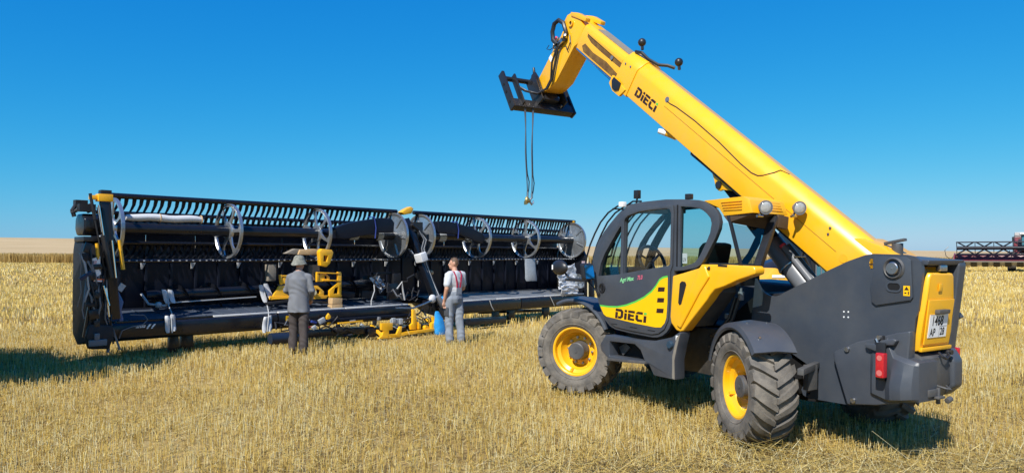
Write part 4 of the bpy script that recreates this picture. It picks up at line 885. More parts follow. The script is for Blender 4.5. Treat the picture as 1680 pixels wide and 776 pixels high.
# ================================================================== GRAIN HEADER (x along its length, y to the back, z up)
HL = Vector((-6.6, 12.2, 0.04)); hang = math.atan2(0.74, 0.673)
hdr = empty('combine_header', HL, (0, 0, hang), 'long black combine header with tined reel standing on stubble', 'combine header')
HLEN = 13.1
STRIP = mat('pale_cutterbar', (0.66, 0.66, 0.66), 0.4, var=0.2, scale=5, dust=0.3, dcol=(0.1, 0.1, 0.1), dscale=3)
def xprism(poly, a0, a1): return M().prism(poly, a0, a1, axis='x')
# deck: front skirt, belts, slats
skirt = [(-0.02, 0.665), (-0.055, 0.63), (-0.065, 0.54), (-0.05, 0.41), (0.0, 0.365), (0.10, 0.355), (0.55, 0.42), (0.98, 0.62), (1.02, 0.82), (0.96, 0.82), (0.90, 0.75), (0.02, 0.665)]
for a0, a1 in ((0.0, 3.02), (3.05, 6.35), (7.22, 10.1), (10.13, 12.95)):
    xprism(skirt, a0, a1).build('deck_skirt', HDR, hdr, bevel=0.008)
for a0, a1, mt in ((0.10, 3.05, BELT), (3.08, 6.30, BELT), (7.30, 12.90, BELT)):
    xprism([(0.06, 0.682), (0.06, 0.694), (0.93, 0.80), (0.93, 0.788)], a0, a1).build('draper_belt', mt, hdr)
for k in range(5):
    b = 0.12 + 0.17 * k; z = 0.694 + (b - 0.06) * 0.1218
    M().bar((7.32, b, z + 0.007), (12.85, b, z + 0.007), 0.055, 0.012).build('deck_slat', SLAT, hdr)
for a0, a1 in ((0.12, 1.75), (1.77, 3.02), (3.06, 4.6), (4.62, 6.3), (7.25, 9.2), (9.22, 11.1), (11.12, 12.9)):
    M().bar((a0, 0.008, 0.680), (a1, 0.008, 0.680), 0.070, 0.032).build('cutterbar_strip', STRIP if a0 > 1 else HDR, hdr, bevel=0.006)
# cleats on the belt, faint cross ribs
for k in range(18):
    a = 0.35 + 0.33 * k
    if a > 6.2: break
    M().bar((a, 0.08, 0.702), (a + 0.03, 0.92, 0.804), 0.02, 0.014).build('belt_cleat', BELT, hdr)
# back sheets, ribs, top beam
npan = 14
pw = (HLEN - 0.1) / npan
pan = M().box((0, 0, 0), (pw - 0.012, 0.02, 1.58)).build('back_sheet', HDRN, hdr, bevel=0.004)
pan.location = (0.08 + pw / 2, 1.12, 1.60)
for k in range(1, npan): share(pan, hdr, loc=(0.08 + pw * (k + 0.5), 1.12 + 0.006 * (k % 3), 1.60))
rib = M().box((0, 0, 0), (0.05, 0.045, 1.10)).build('back_rib', HDRN, hdr, bevel=0.006); rib.location = (0.08, 1.095, 1.38)
for k in range(1, npan * 2): share(rib, hdr, loc=(0.08 + pw * k / 2, 1.095 if k % 2 == 0 else 1.105, 1.38))
brk = M().prism([(0, 0), (0.10, 0), (0.035, -0.13), (0, -0.13)], -0.01, 0.01).build('sheet_bracket', SLAT, hdr, bevel=0.002); brk.location = (0.9, 1.07, 1.66)
for k in range(1, 14): share(brk, hdr, loc=(0.9 + 0.93 * k, 1.07, 1.66))
M().bar((0.05, 1.22, 2.36), (HLEN, 1.22, 2.36), 0.18, 0.14).build('back_beam', HDR, hdr, bevel=0.015)
M().bar((0.05, 1.15, 0.72), (HLEN, 1.15, 0.72), 0.22, 0.22).build('lower_back_tube', HDR, hdr, bevel=0.015)
# louvre strips behind the reel
for k in range(26):
    a = 0.55 + 0.485 * k
    if 6.2 < a < 7.2: continue
    M().bar((a, 1.06, 2.05), (a + 0.16, 1.06, 1.82), 0.03, 0.02, up=(0, 1, 0)).build('light_strut', HDRN, hdr)

# ---- reels
RB, RZ, RR = 0.50, 2.245, 0.525
def spoked_disc():
    m = M()
    m.lathe([(RR, -0.028), (RR, 0.028), (RR - 0.014, 0.030), (RR - 0.034, 0.010), (RR - 0.056, 0.018), (RR - 0.056, -0.018), (RR - 0.034, -0.010), (RR - 0.014, -0.030)], axis='x', n=40)
    m.lathe([(0.105, -0.03), (0.105, 0.03), (0.17, 0.03), (0.18, 0.0), (0.17, -0.03)], axis='x', n=24)
    for k in range(6):
        t = 2 * math.pi * k / 6 + 0.5; rings = []
        for q in range(5):
            f = q / 4; r = 0.16 + f * (RR - 0.205); tt = t + 0.20 * math.sin(f * math.pi) * 0.6
            w = 0.052 - 0.045 * math.sin(f * math.pi) * 0.6 + (0.035 if q == 4 else 0)
            c = Vector((0, r * math.cos(tt), r * math.sin(tt))); s_ = Vector((0, -math.sin(tt), math.cos(tt)))
            rings.append([c + s_ * w + Vector((-0.014, 0, 0)), c + s_ * w + Vector((0.014, 0, 0)), c - s_ * w + Vector((0.014, 0, 0)), c - s_ * w + Vector((-0.014, 0, 0))])
        m.loft(rings)
    return m
def solid_disc():
    m = M()
    m.lathe([(0.10, -0.03), (0.10, 0.03), (0.20, 0.045), (0.24, 0.02), (RR - 0.07, 0.005), (RR - 0.05, 0.03), (RR, 0.03), (RR, -0.03), (RR - 0.05, -0.02), (RR - 0.07, -0.005), (0.24, -0.01), (0.20, -0.03)], axis='x', n=40)
    for k in range(6):
        t = 2 * math.pi * k / 6; c = Vector((0, math.cos(t), math.sin(t)))
        for sd in (-1, 1): m.bar(c * 0.2 + Vector((sd * 0.018, 0, 0)), c * (RR - 0.05) + Vector((sd * 0.018, 0, 0)), 0.022, 0.03, up=(1, 0, 0))
    return m
def tine_mesh(flip=1, ln=1.0):
    m = M(); rings = []
    pts = [(0.0, 0.0, 0.072), (0.016, 0.030, 0.066), (0.010, 0.055, 0.054), (-0.026, 0.055, 0.042), (-0.072, 0.035, 0.030), (-0.125, 0.0, 0.016)]
    zz = [0.03, -0.05, -0.14, -0.22, -0.29, -0.355]
    for (dx, dy, w), z in zip(pts, zz):
        rings.append([(flip * dx - w / 2, dy - 0.012, z * ln), (flip * dx + w / 2, dy - 0.012, z * ln), (flip * dx + w / 2, dy + 0.012, z * ln), (flip * dx - w / 2, dy + 0.012, z * ln)])
    return m.loft(rings)
tine_a = tine_mesh(); tine_b = tine_mesh(1, 0.8)
bar_angles = (84, 31, 335, 264)
sd_src = so_src = tn_src = None
pitch = 0.124
for a0, a1, kinds in ((0.15, 6.40, ((0.20, 's'), (2.29, 's'), (4.245, 's'), (6.28, 'o'))), (6.98, 13.2, ((7.10, 'o'), (9.0, 's'), (10.91, 's'), (13.0, 'o')))):
    reel = M().cyl((a0, RB, RZ), (a1, RB, RZ), 0.105, n=24).build('reel', HDR, hdr)
    for a, kd in kinds:
        if kd == 's':
            if sd_src is None: sd_src = spoked_disc().build('reel_disc', ALU, reel); o = sd_src
            else: o = share(sd_src, reel)
        else:
            if so_src is None: so_src = solid_disc().build('reel_disc', ALU, reel); o = so_src
            else: o = share(so_src, reel)
        o.location = (a, RB, RZ); o.rotation_euler = (R(11 * a), 0, 0)
    rest = M()
    for q, ang in enumerate(bar_angles):
        y, z = RB + 0.565 * math.cos(R(ang)), RZ + 0.565 * math.sin(R(ang))
        M().tube([(a0 - 0.05, y, z), (a1 + 0.02, y, z)], 0.034 if q != 0 else 0.048, n=8).build('reel_bar', HDR, reel)
        n = int((a1 - a0) / pitch)
        for k in range(n):
            a = a0 + pitch * (k + 0.5)
            jit = random.uniform(-0.012, 0.012)
            if q == 3: break
            if q == 0:
                if tn_src is None: tn_src = tine_a.build('reel_tine', TINE, reel, flat=False); o = tn_src
                else: o = share(tn_src, reel)
                o.location = (a + jit, y, z); o.rotation_euler = (random.uniform(-0.05, 0.05), 0, random.uniform(-0.12, 0.12))
            else:
                rest.add([(p[0] + a + jit, p[1] + y, p[2] + z) for p in tine_b.v], tine_b.f)
    rt = rest.build('rear_tines', TINE, reel); rt['kind'] = 'stuff'
    # small bright tine clips on the lower bar and knobby clips on the top bar
    clip = M()
    y, z = RB + 0.565 * math.cos(R(264)), RZ + 0.565 * math.sin(R(264))
    for k in range(int((a1 - a0) / pitch)):
        a = a0 + pitch * (k + 0.5); clip.box((a, y - 0.030, z + 0.006), (0.030, 0.012, 0.022))
    c_ = clip.build('tine_clips', SLAT, reel); c_['kind'] = 'stuff'
    y, z = RB + 0.565 * math.cos(R(84)), RZ + 0.565 * math.sin(R(84)); clip = M()
    for k in range(int((a1 - a0) / (pitch / 2))):
        a = a0 + pitch / 2 * (k + 0.5); clip.box((a, y, z + 0.022), (0.05, 0.07, 0.03))
    c_ = clip.build('bar_clamps', TINE, reel); c_['kind'] = 'stuff'
# bent reel shields bound to the tube near the middle
def shield(name, poly, b0, b1): return M().prism(poly, b0, b1).build(name, HDRN, hdr, bevel=0.025, seg=3)
shield('reel_shield', [(4.42, 2.36), (4.47, 2.13), (4.80, 2.14), (5.10, 2.20), (5.60, 2.28), (5.98, 2.30), (6.0, 2.52), (5.93, 2.60), (5.66, 2.62), (5.2, 2.55), (4.75, 2.47)], 0.10, 0.30)
shield('reel_shield', [(7.30, 2.60), (7.60, 2.62), (8.10, 2.55), (8.55, 2.44), (8.83, 2.35), (8.93, 2.20), (8.80, 2.08), (8.45, 2.18), (8.0, 2.30), (7.35, 2.32)], 0.10, 0.30)
def wrap(a, w, mt, r=0.118, name='plastic_wrap'):
    m = M(); m.lathe([(r, -w / 2), (r + 0.006, -w / 4), (r + 0.002, 0), (r + 0.008, w / 4), (r, w / 2)], c=(a, RB, RZ), axis='x', n=18, closed=False); return m.build(name, mt, hdr)
wrap(5.15, 0.22, WRAPG); wrap(5.85, 0.16, WRAPG); wrap(7.75, 0.22, WRAPG); wrap(8.72, 0.16, WRAPG)
m = M(); m.tube([(a, RB, RZ + 0.20 + 0.01 * math.sin(a * 9)) for a in np.linspace(0.42, 1.78, 12)], [0.05, 0.062, 0.066, 0.064, 0.066, 0.068, 0.064, 0.066, 0.066, 0.064, 0.06, 0.045], n=12); m.build('white_wrapped_roll', PADW, hdr)
m = M()
for a in (1.0, 1.75): m.tube([(a, RB + 0.068 * math.cos(t), RZ + 0.20 + 0.070 * math.sin(t)) for t in np.linspace(0, 6.28, 14, endpoint=False)], 0.010, closed=True, n=5)
m.each('tan_tie', WOOD, hdr)
for a, b, z0, z1 in ((5.45, 0.09, 2.16, 2.62), (7.95, 0.09, 2.20, 2.60)):
    m = M(); m.tube([(a, b, z0), (a + 0.02, b - 0.005, (z0 + z1) / 2), (a - 0.02, b, z1), (a - 0.02, b + 0.2, z1 + 0.01)], 0.014, n=5); m.build('blue_strap', BLUET, hdr)
# upper cross auger with flighting
M().tube([(0.85, 0.72, 1.06), (6.15, 0.72, 1.16)], 0.095, n=16).build('auger_tube', HDR, hdr)
m = M(); nt = 190
for k in range(nt):
    f = k / (nt - 1); a = 0.95 + 5.15 * f; zc = 1.06 + 0.10 * (a - 0.85) / 5.3; t = a * 2 * math.pi / 0.62
    for r in (0.10, 0.185): m.v.append((a, 0.72 + r * math.cos(t), zc + r * math.sin(t)))
m.f = [(2 * k, 2 * k + 1, 2 * k + 3, 2 * k + 2) for k in range(nt - 1)]; m.mi = [0] * (nt - 1)
m.build('auger_flight', HDR, hdr)
for a in (1.1, 2.3, 3.4, 4.9, 6.0):
    m = M(); m.bar((a, 0.78, 0.80), (a - 0.05, 0.85, 1.12), 0.05, 0.03); m.build('auger_bracket', HDR, hdr)
M().bar((1.25, 0.55, 0.93), (2.9, 0.55, 0.97), 0.03, 0.02).build('trim_rail', SLAT, hdr)
m = M(); m.tube([(0.78, 0.70, 1.10), (0.85, 0.55, 0.92), (1.1, 0.50, 0.88), (1.25, 0.52, 0.95)], 0.022); m.ball((1.0, 0.5, 0.9), 0.06, n=7); m.build('auger_drive', SLAT, hdr)
# ---- left end: shield, post, cylinders, hoses
xprism([(-0.22, 0.42), (0.20, 0.34), (0.42, 0.50), (0.46, 0.9), (0.46, 1.85), (0.40, 2.02), (0.1, 2.04), (-0.10, 1.95), (-0.22, 1.5)], -0.40, -0.10).build('end_shield', mat('end_shield_black', (0.007, 0.008, 0.011), 0.55, var=0.3), hdr, bevel=0.015, seg=2)
xprism([(-0.05, 2.10), (0.25, 2.10), (0.33, 2.20), (0.32, 2.36), (0.24, 2.45), (0.0, 2.45), (-0.12, 2.36), (-0.12, 2.20)], -0.42, -0.14).build('drive_housing', HDR, hdr, bevel=0.035, seg=3)
xprism([(-0.12, 2.08), (0.32, 2.08), (0.32, 2.00), (-0.12, 2.00)], -0.43, -0.12).build('housing_band', BLACK, hdr, bevel=0.01)
m = M(); m.tube([(-0.50, 0.1, 2.40), (-0.53, 0.1, 2.50), (-0.48, 0.12, 2.58), (-0.40, 0.15, 2.62), (-0.32, 0.15, 2.58), (-0.28, 0.1, 2.48)], 0.034, n=8); m.box((-0.40, 0.14, 2.62), (0.18, 0.12, 0.10)); m.box((-0.36, 0.0, 2.54), (0.24, 0.14, 0.12)); m.tube([(-0.55, 0.1, 2.45), (-0.40, 0.05, 2.55), (-0.28, 0.0, 2.60)], 0.028, n=7); m.build('hose_bundle', HOSE, hdr)
m = M(); m.bar((-0.175, -0.22, 2.80), (0.02, -0.20, 0.75), 0.13, 0.14, up=(1, 0, 0)); m.build('reel_arm', HDR, hdr, bevel=0.012)
m = M(); m.box((-0.17, -0.22, 2.70), (0.22, 0.16, 0.12)); m.box((-0.33, -0.22, 2.70), (0.12, 0.08, 0.07)); m.build('yellow_arm_cap', YEL, hdr, bevel=0.012)
m = M(); m.box((-0.16, -0.225, 2.80), (0.16, 0.13, 0.05)); m.build('arm_cap_top', BLACK, hdr, bevel=0.008)
m = M(); m.cyl((-0.385, -0.24, 2.76), (-0.31, -0.24, 2.35), 0.024, n=10); m.cyl((-0.31, -0.24, 2.35), (-0.05, -0.24, 1.0), 0.014, n=10); m.build('black_rod', BLACK, hdr)
m = M(); m.cyl((-0.27, -0.29, 2.58), (-0.12, -0.29, 1.62), 0.016, n=10); m.cyl((-0.26, -0.24, 2.55), (-0.20, -0.26, 2.15), 0.030, n=10); m.build('lift_rod', CHROME, hdr)
m = M(); m.cyl((-0.205, -0.30, 2.10), (-0.07, -0.30, 1.42), 0.040, n=14); m.cyl((-0.16, -0.30, 1.85), (-0.145, -0.30, 1.78), 0.05, n=14); m.build('lift_cylinder', BLACK, hdr)
m = M(); m.cyl((-0.085, -0.33, 2.02), (-0.015, -0.33, 1.42), 0.014, n=8); m.cyl((-0.20, -0.33, 1.30), (-0.11, -0.33, 0.98), 0.016, n=8); m.cyl((-0.15, -0.30, 1.26), (-0.10, -0.30, 0.80), 0.016, n=8); m.each('chrome_rod', CHROME, hdr)
m = M(); m.cyl((0.055, -0.24, 2.03), (0.125, -0.24, 1.55), 0.032, n=12); m.build('yellow_safety_tube', YEL, hdr)
m = M(); m.cyl((-0.28, -0.25, 1.97), (-0.255, -0.25, 1.72), 0.026, n=10); m.build('yellow_tube', YEL, hdr)
m = M(); m.add([(-0.39, -0.262, 1.72), (-0.235, -0.272, 1.76), (-0.22, -0.272, 1.48), (-0.30, -0.265, 1.42), (-0.36, -0.262, 1.50)], [(0, 1, 2, 3, 4)]); m.build('white_paper_label', WHITE, hdr)
m = M(); m.add([(-0.385, -0.268, 1.68), (-0.28, -0.273, 1.70), (-0.29, -0.273, 1.60), (-0.385, -0.268, 1.60)], [(0, 1, 2, 3)]); m.build('label_print', mat('faded_pink_print', (0.62, 0.38, 0.38), 0.6), hdr)
m = M(); m.box((-0.25, -0.27, 1.385), (0.15, 0.012, 0.05), Matrix.Rotation(0.1, 3, 'Y')); m.build('orange_label', ORANGE, hdr); m = M(); m.box((-0.255, -0.277, 1.375), (0.13, 0.004, 0.02), Matrix.Rotation(0.1, 3, 'Y')); m.build('label_line', WHITE, hdr)
for k, (x0, dx) in enumerate(((-0.52, 0.10), (-0.46, 0.16), (-0.42, 0.12))):
    m = M(); m.tube([(x0, -0.24, 1.82 - 0.03 * k), (x0 + 0.06, -0.27, 1.66), (x0 + dx, -0.28, 1.45), (x0 + dx + 0.03, -0.27, 1.25), (x0 + dx * 0.7, -0.25, 1.05)], 0.017, n=6); m.build('grey_hose', CYLG if k else SLAT, hdr)
m = M(); m.bar((-0.52, -0.26, 1.40), (-0.36, -0.27, 1.52), 0.06, 0.06); m.build('blue_coupler', mat('blue_black_coupler', (0.01, 0.02, 0.06), 0.4), hdr, bevel=0.01)
m = M(); m.tube([(0.05, -0.20, 1.20), (0.10, -0.22, 1.02), (0.08, -0.23, 0.88), (0.11, -0.22, 0.72)], [0.02, 0.045, 0.03, 0.04], n=7); m.build('blue_plastic_tie', mat('dull_blue_plastic', (0.05, 0.09, 0.22), 0.3, bump=0.4, bscale=30), hdr)
m = M(); m.box((0.10, -0.24, 1.26), (0.09, 0.02, 0.12), Matrix.Rotation(0.6, 3, 'Y')); m.build('grey_tag', WRAPG, hdr)
m = M(); m.prism([(-0.36, 0.30), (-0.08, 0.28), (0.0, 0.50), (-0.02, 0.66), (-0.38, 0.70), (-0.42, 0.5)], -0.28, -0.12); m.build('end_foot', bpy.data.materials['end_shield_black'], hdr, bevel=0.03)
m = M(); m.box((-0.26, -0.30, 0.40), (0.26, 0.06, 0.10)); m.box((-0.28, -0.31, 0.50), (0.08, 0.05, 0.10)); m.build('end_lamp', CYLG, hdr, bevel=0.012)
m = M(); m.bar((-0.06, -0.2, 0.75), (0.10, -0.22, 0.25), 0.03, 0.03); m.bar((-0.04, -0.2, 0.6), (-0.08, -0.22, 0.22), 0.03, 0.03); m.tube([(0.12, -0.12, 0.42), (0.16, -0.14, 0.55), (0.3, -0.14, 0.60), (0.5, -0.1, 0.62), (0.58, -0.1, 0.70), (0.52, -0.1, 0.78), (0.3, -0.1, 0.80)], 0.010); m.build('cable_lead', CYLG, hdr)
for k in range(9):
    m = M(); p = [(-0.48 + 0.05 * k, -0.26, 1.95 - 0.07 * k + random.uniform(-0.1, 0.1))]
    for q in range(5): p.append((p[-1][0] + random.uniform(-0.05, 0.07), -0.25 + random.uniform(-0.05, 0.03), p[-1][2] - random.uniform(0.12, 0.24)))
    m.tube(p, random.uniform(0.008, 0.02), n=5); m.build('hydraulic_hose', random.choice([HOSE, HOSE, HOSE, CYLG]), hdr)
# maker's mark on the skirt: two slanted bars and two short lines of print
m = M(); y = -0.0665
for dx in (0.0, 0.075):
    m.add([(0.58 + dx, -0.069, 0.570), (0.615 + dx, -0.069, 0.570), (0.655 + dx, -0.066, 0.620), (0.62 + dx, -0.066, 0.620)], [(0, 1, 2, 3)]); m.add([(0.57 + dx, -0.070, 0.545), (0.595 + dx, -0.070, 0.545), (0.61 + dx, -0.069, 0.565), (0.58 + dx, -0.069, 0.565)], [(0, 1, 2, 3)])
m.build('maker_mark', WHITE, hdr, flat=True)
m = M()
for z_, x0, ws in ((0.600, 0.37, (0.05, 0.03, 0.045, 0.035, 0.03)), (0.578, 0.40, (0.06, 0.03, 0.025, 0.04))):   # two short rows of worn, illegible print
    x_ = x0
    for w_ in ws:
        m.add([(x_, -0.0695, z_ - 0.008), (x_ + w_ * 0.82, -0.0695, z_ - 0.008), (x_ + w_ * 0.82 + 0.004, -0.068, z_ + 0.008), (x_ + 0.004, -0.068, z_ + 0.008)], [(0, 1, 2, 3)]); x_ += w_
m.build('worn_print', WHITE, hdr, flat=True)
# ---- right end
xprism([(-0.20, 0.40), (0.6, 0.33), (1.2, 0.5), (1.25, 1.9), (0.9, 2.1), (0.2, 2.0), (-0.15, 1.3)], 13.12, 13.22).build('end_shield', HDR, hdr, bevel=0.03)
M().bar((13.0, -0.1, 0.60), (13.0, -0.1, 1.75), 0.035, 0.03, up=(1, 0, 0)).build('pale_edge_strip', mat('pale_yellow_strip', (0.55, 0.48, 0.30), 0.6), hdr)
M().bar((13.10, 0.15, 2.35), (13.22, 0.3, 1.35), 0.10, 0.10, up=(1, 0, 0)).build('reel_arm', HDR, hdr, bevel=0.01)
M().box((13.12, 0.54, 2.80), (0.08, 0.08, 0.06)).build('yellow_arm_cap', YEL, hdr, bevel=0.01)
# ---- middle: reel arm, hose bundle
m = M(); m.bar((6.45, 0.30, 2.62), (6.62, 0.05, 1.9), 0.16, 0.16, up=(1, 0, 0)); m.bar((6.60, 0.06, 1.95), (7.02, -0.20, 0.62), 0.15, 0.13, up=(1, 0, 0)); m.build('reel_arm', HDR, hdr, bevel=0.012)
m = M(); m.ball((6.72, 0.45, 2.25), (0.16, 0.28, 0.33), n=9); m.box((6.70, 0.2, 2.45), (0.26, 0.2, 0.22)); m.cyl((6.5, 0.1, 2.5), (6.9, 0.1, 2.25), 0.04, n=10); m.build('reel_drive', BLACK, hdr)
m = M(); m.prism([(6.40, 2.72), (6.62, 2.76), (6.68, 2.88), (6.60, 2.92), (6.46, 2.86), (6.33, 2.78)], 0.25, 0.42); m.build('yellow_arm_cap', YEL, hdr, bevel=0.015)
for k in range(4):
    m = M(); o = 0.03 * k; m.tube([(6.62 + o, -0.02, 2.35 - o), (6.74 + o, -0.05, 2.15), (6.66 + o, -0.06, 1.95), (6.72 + o, -0.08, 1.6), (6.86 + o, -0.14, 1.20), (7.0 + o * 0.8, -0.22, 0.85), (6.95 + o, -0.30, 0.68)], 0.016, n=6); m.build('hydraulic_hose', (CYLG, HOSE, SLAT, HOSE)[k], hdr)
m = M(); m.bar((6.62, -0.04, 1.84), (6.68, -0.06, 1.64), 0.24, 0.20, up=(1, 0, 0)); m.build('white_wrap', PADW, hdr, bevel=0.03, seg=3)
m = M(); m.bar((6.92, -0.30, 0.85), (7.08, -0.34, 0.60), 0.13, 0.10, up=(1, 0, 0)); m.build('arm_foot', CYLG, hdr, bevel=0.01)
m = M(); m.ball((6.78, -0.30, 0.80), (0.10, 0.06, 0.10), n=8); m.build('white_wrap', PADW, hdr)
m = M(); m.tube([(5.75, -0.25, 0.64), (6.2, -0.32, 0.62), (6.5, -0.34, 0.70), (6.85, -0.32, 0.80)], 0.022, n=7); m.build('steel_rod', STEEL, hdr)
m = M(); m.tube([(5.85, -0.18, 1.05), (5.95, -0.22, 1.2), (6.0, -0.2, 1.0), (6.05, -0.2, 0.8)], 0.02); m.build('white_hose', SLAT, hdr)
m = M(); m.prism([(6.80, 1.62), (7.0, 1.55), (7.22, 1.42), (7.25, 1.33), (7.05, 1.36), (6.85, 1.45)], 0.2, 0.34); m.build('sickle_guard', HDRN, hdr, bevel=0.02)
m = M(); m.ball((7.16, 0.2, 1.38), (0.09, 0.06, 0.06), n=8); m.build('tan_cap', WOOD, hdr)
# ---- float module: black beams, yellow brackets
def ybr(name, a0, a1, z0, z1, b=0.28, th=0.04):
    w, h = a1 - a0, z1 - z0
    M().prism_holes([(a0, z0), (a1, z0), (a1, z0 + h * 0.5), (a1 - w * 0.35, z1), (a1 - w * 0.75, z1), (a0, z0 + h * 0.25)],
                    [[(a1 - w * 0.42, z0 + h * 0.3), (a1 - w * 0.22, z0 + h * 0.3), (a1 - w * 0.22, z0 + h * 0.6), (a1 - w * 0.42, z0 + h * 0.75)]], b, b + th).build(name, YEL, hdr, bevel=0.006)
ybr('yellow_bracket', 3.12, 3.62, 0.94, 1.18); ybr('yellow_bracket', 3.85, 4.28, 0.92, 1.16); ybr('yellow_bracket', 3.30, 3.56, 1.22, 1.38); ybr('yellow_bracket', 4.12, 4.42, 1.24, 1.42)
m = M(); m.bar((3.08, 0.32, 0.93), (3.66, 0.32, 0.93), 0.12, 0.03); m.bar((3.80, 0.32, 0.90), (4.34, 0.32, 0.90), 0.12, 0.03); m.each('yellow_ledge', YEL, hdr, bevel=0.004)
m = M(); m.bar((3.32, 0.32, 1.375), (3.62, 0.32, 1.375), 0.10, 0.025); m.bar((4.10, 0.30, 1.43), (4.66, 0.30, 1.40), 0.10, 0.025); m.bar((4.24, 0.30, 1.27), (4.66, 0.30, 1.25), 0.10, 0.025); m.each('yellow_ledge', YEL, hdr, bevel=0.004)
M().prism_holes([(4.40, 0.90), (4.70, 0.90), (4.70, 1.42), (4.60, 1.44), (4.60, 1.20), (4.40, 1.05)], [[(4.50, 0.98), (4.62, 0.98), (4.62, 1.12), (4.54, 1.10)]], 0.26, 0.31).build('yellow_bracket', YEL, hdr, bevel=0.006)
M().prism_holes([(3.98, 1.58), (4.12, 1.55), (4.20, 1.62), (4.28, 1.84), (4.24, 1.90), (4.0, 1.92), (3.95, 1.86)], [[(4.04, 1.66), (4.12, 1.66), (4.15, 1.78), (4.05, 1.78)]], -0.06, 0.06).build('yellow_bracket', YEL, hdr, bevel=0.01)
m = M(); m.cyl((4.02, 0.27, 1.02), (4.02, 0.22, 1.02), 0.05, n=12); m.build('bright_bolt', mat('pale_cream_cap', (0.7, 0.6, 0.35), 0.4), hdr)
M().bar((3.4, -0.22, 0.25), (5.1, -0.28, 0.22), 0.16, 0.14).build('float_beam', HDR, hdr, bevel=0.015)
M().bar((4.9, -0.32, 0.17), (6.9, -0.34, 0.15), 0.18, 0.18).build('float_beam', HDR, hdr, bevel=0.015)
M().bar((3.1, -0.20, 0.48), (6.3, -0.22, 0.46), 0.10, 0.06).build('pipe_tray', HDRN, hdr, bevel=0.01)
m = M(); m.cyl((2.70, -0.34, 0.22), (3.15, -0.38, 0.22), 0.11, n=16); m.ball((3.18, -0.38, 0.22), 0.11, n=8); m.build('accumulator', mat('blue_grey_tank', (0.012, 0.02, 0.04), 0.35), hdr)
m = M(); m.box((3.30, -0.075, 0.56), (0.22, 0.006, 0.095)); yl = m.build('yellow_label', YELD, hdr)
m = M()
for x_, z_, w_, h_ in ((3.235, 0.555, 0.035, 0.045), (3.30, 0.575, 0.06, 0.012), (3.31, 0.550, 0.05, 0.010), (3.365, 0.562, 0.025, 0.035)): m.box((x_, -0.0785, z_), (w_, 0.001, h_))
m.build('label_print', mat('ochre_print', (0.30, 0.18, 0.01), 0.5), yl)
m = M(); m.tube([(3.15, -0.36, 0.38), (3.4, -0.38, 0.40), (3.65, -0.36, 0.37)], 0.02); m.build('red_pipe', REDT, hdr)
for k in range(16):
    a = random.uniform(2.8, 6.3); m = M(); p = [(a, -0.30 + random.uniform(-0.1, 0.05), random.uniform(0.28, 0.5))]
    for q in range(5): p.append((p[-1][0] + random.uniform(0.02, 0.20), -0.34 + random.uniform(-0.1, 0.1), max(0.1, p[-1][2] + random.uniform(-0.14, 0.12))))
    m.tube(p, random.uniform(0.010, 0.022), n=6); m.build('hydraulic_hose', random.choice([HOSE, HOSE, HOSE, CYLG, HDRN]), hdr)
for k in range(12):
    a = random.uniform(3.2, 6.2); z = random.uniform(0.28, 0.5); m = M(); m.box((a, -0.40 + random.uniform(-0.04, 0.04), z), (random.uniform(0.05, 0.14), 0.06, random.uniform(0.04, 0.10)), Matrix.Rotation(random.uniform(-0.6, 0.6), 3, 'Y')); m.build('valve_fitting', random.choice([CYLG, CYLG, BLACK, BLUET, BLACK, WRAPG]), hdr, bevel=0.008)
m = M(); m.box((5.62, -0.44, 0.37), (0.28, 0.08, 0.11)); m.box((5.52, -0.47, 0.40), (0.08, 0.06, 0.10)); m.box((5.72, -0.47, 0.36), (0.09, 0.05, 0.12)); m.tube([(5.45, -0.46, 0.30), (5.6, -0.48, 0.22), (5.85, -0.46, 0.24)], 0.014); m.build('wrapped_valve', WRAPG, hdr, bevel=0.025, seg=3)
# yellow pieces low at the middle
def ypost(name, poly, b0, b1): return M().prism([(p_[0], p_[1] + 0.07) for p_ in poly], b0, b1).build(name, YEL, hdr, bevel=0.008)
YZ = 0.07
ypost('yellow_skid', [(5.02, -0.02), (5.62, -0.03), (5.66, 0.20), (5.60, 0.20), (5.50, 0.05), (5.30, 0.06), (5.30, 0.14), (5.40, 0.14), (5.40, 0.29), (5.10, 0.30), (5.10, 0.16), (5.16, 0.14), (5.12, 0.04)], -0.60, -0.54)
M().bar((5.60, -0.56, 0.10), (6.85, -0.54, 0.14), 0.08, 0.07).build('yellow_bar', YEL, hdr, bevel=0.006)
ypost('yellow_post', [(5.95, 0.10), (6.10, 0.10), (6.12, 0.22), (6.08, 0.52), (6.0, 0.54), (6.0, 0.24), (5.93, 0.20)], -0.54, -0.48)
ypost('yellow_post', [(6.14, 0.10), (6.22, 0.10), (6.22, 0.20), (6.14, 0.26)], -0.56, -0.44)
ypost('yellow_block', [(6.52, 0.09), (6.80, 0.08), (6.80, 0.20), (6.74, 0.32), (6.56, 0.34), (6.60, 0.22), (6.52, 0.20)], -0.56, -0.48)
m = M(); m.cyl((6.40, -0.55, 0.18), (6.40, -0.46, 0.18), 0.055, n=14); m.build('yellow_disc', YEL, hdr)
M().bar((4.15, -0.42, 0.42), (4.75, -0.42, 0.43), 0.05, 0.03).build('yellow_bar', YEL, hdr, bevel=0.004)
M().prism([(4.02, 0.40), (4.10, 0.40), (4.10, 0.56), (4.05, 0.62), (4.0, 0.55)], -0.25, -0.20).build('yellow_lever', YEL, hdr, bevel=0.005)
m = M(); m.prism([(6.95, 0.60), (7.25, 0.58), (7.55, 0.42), (7.7, 0.30), (7.5, 0.22), (7.1, 0.35)], -0.30, -0.05); m.build('knife_drive', BLACK, hdr, bevel=0.02)
M().bar((7.55, -0.32, 0.46), (7.68, -0.34, 0.62), 0.05, 0.06).build('white_lever', SLAT, hdr, bevel=0.01)
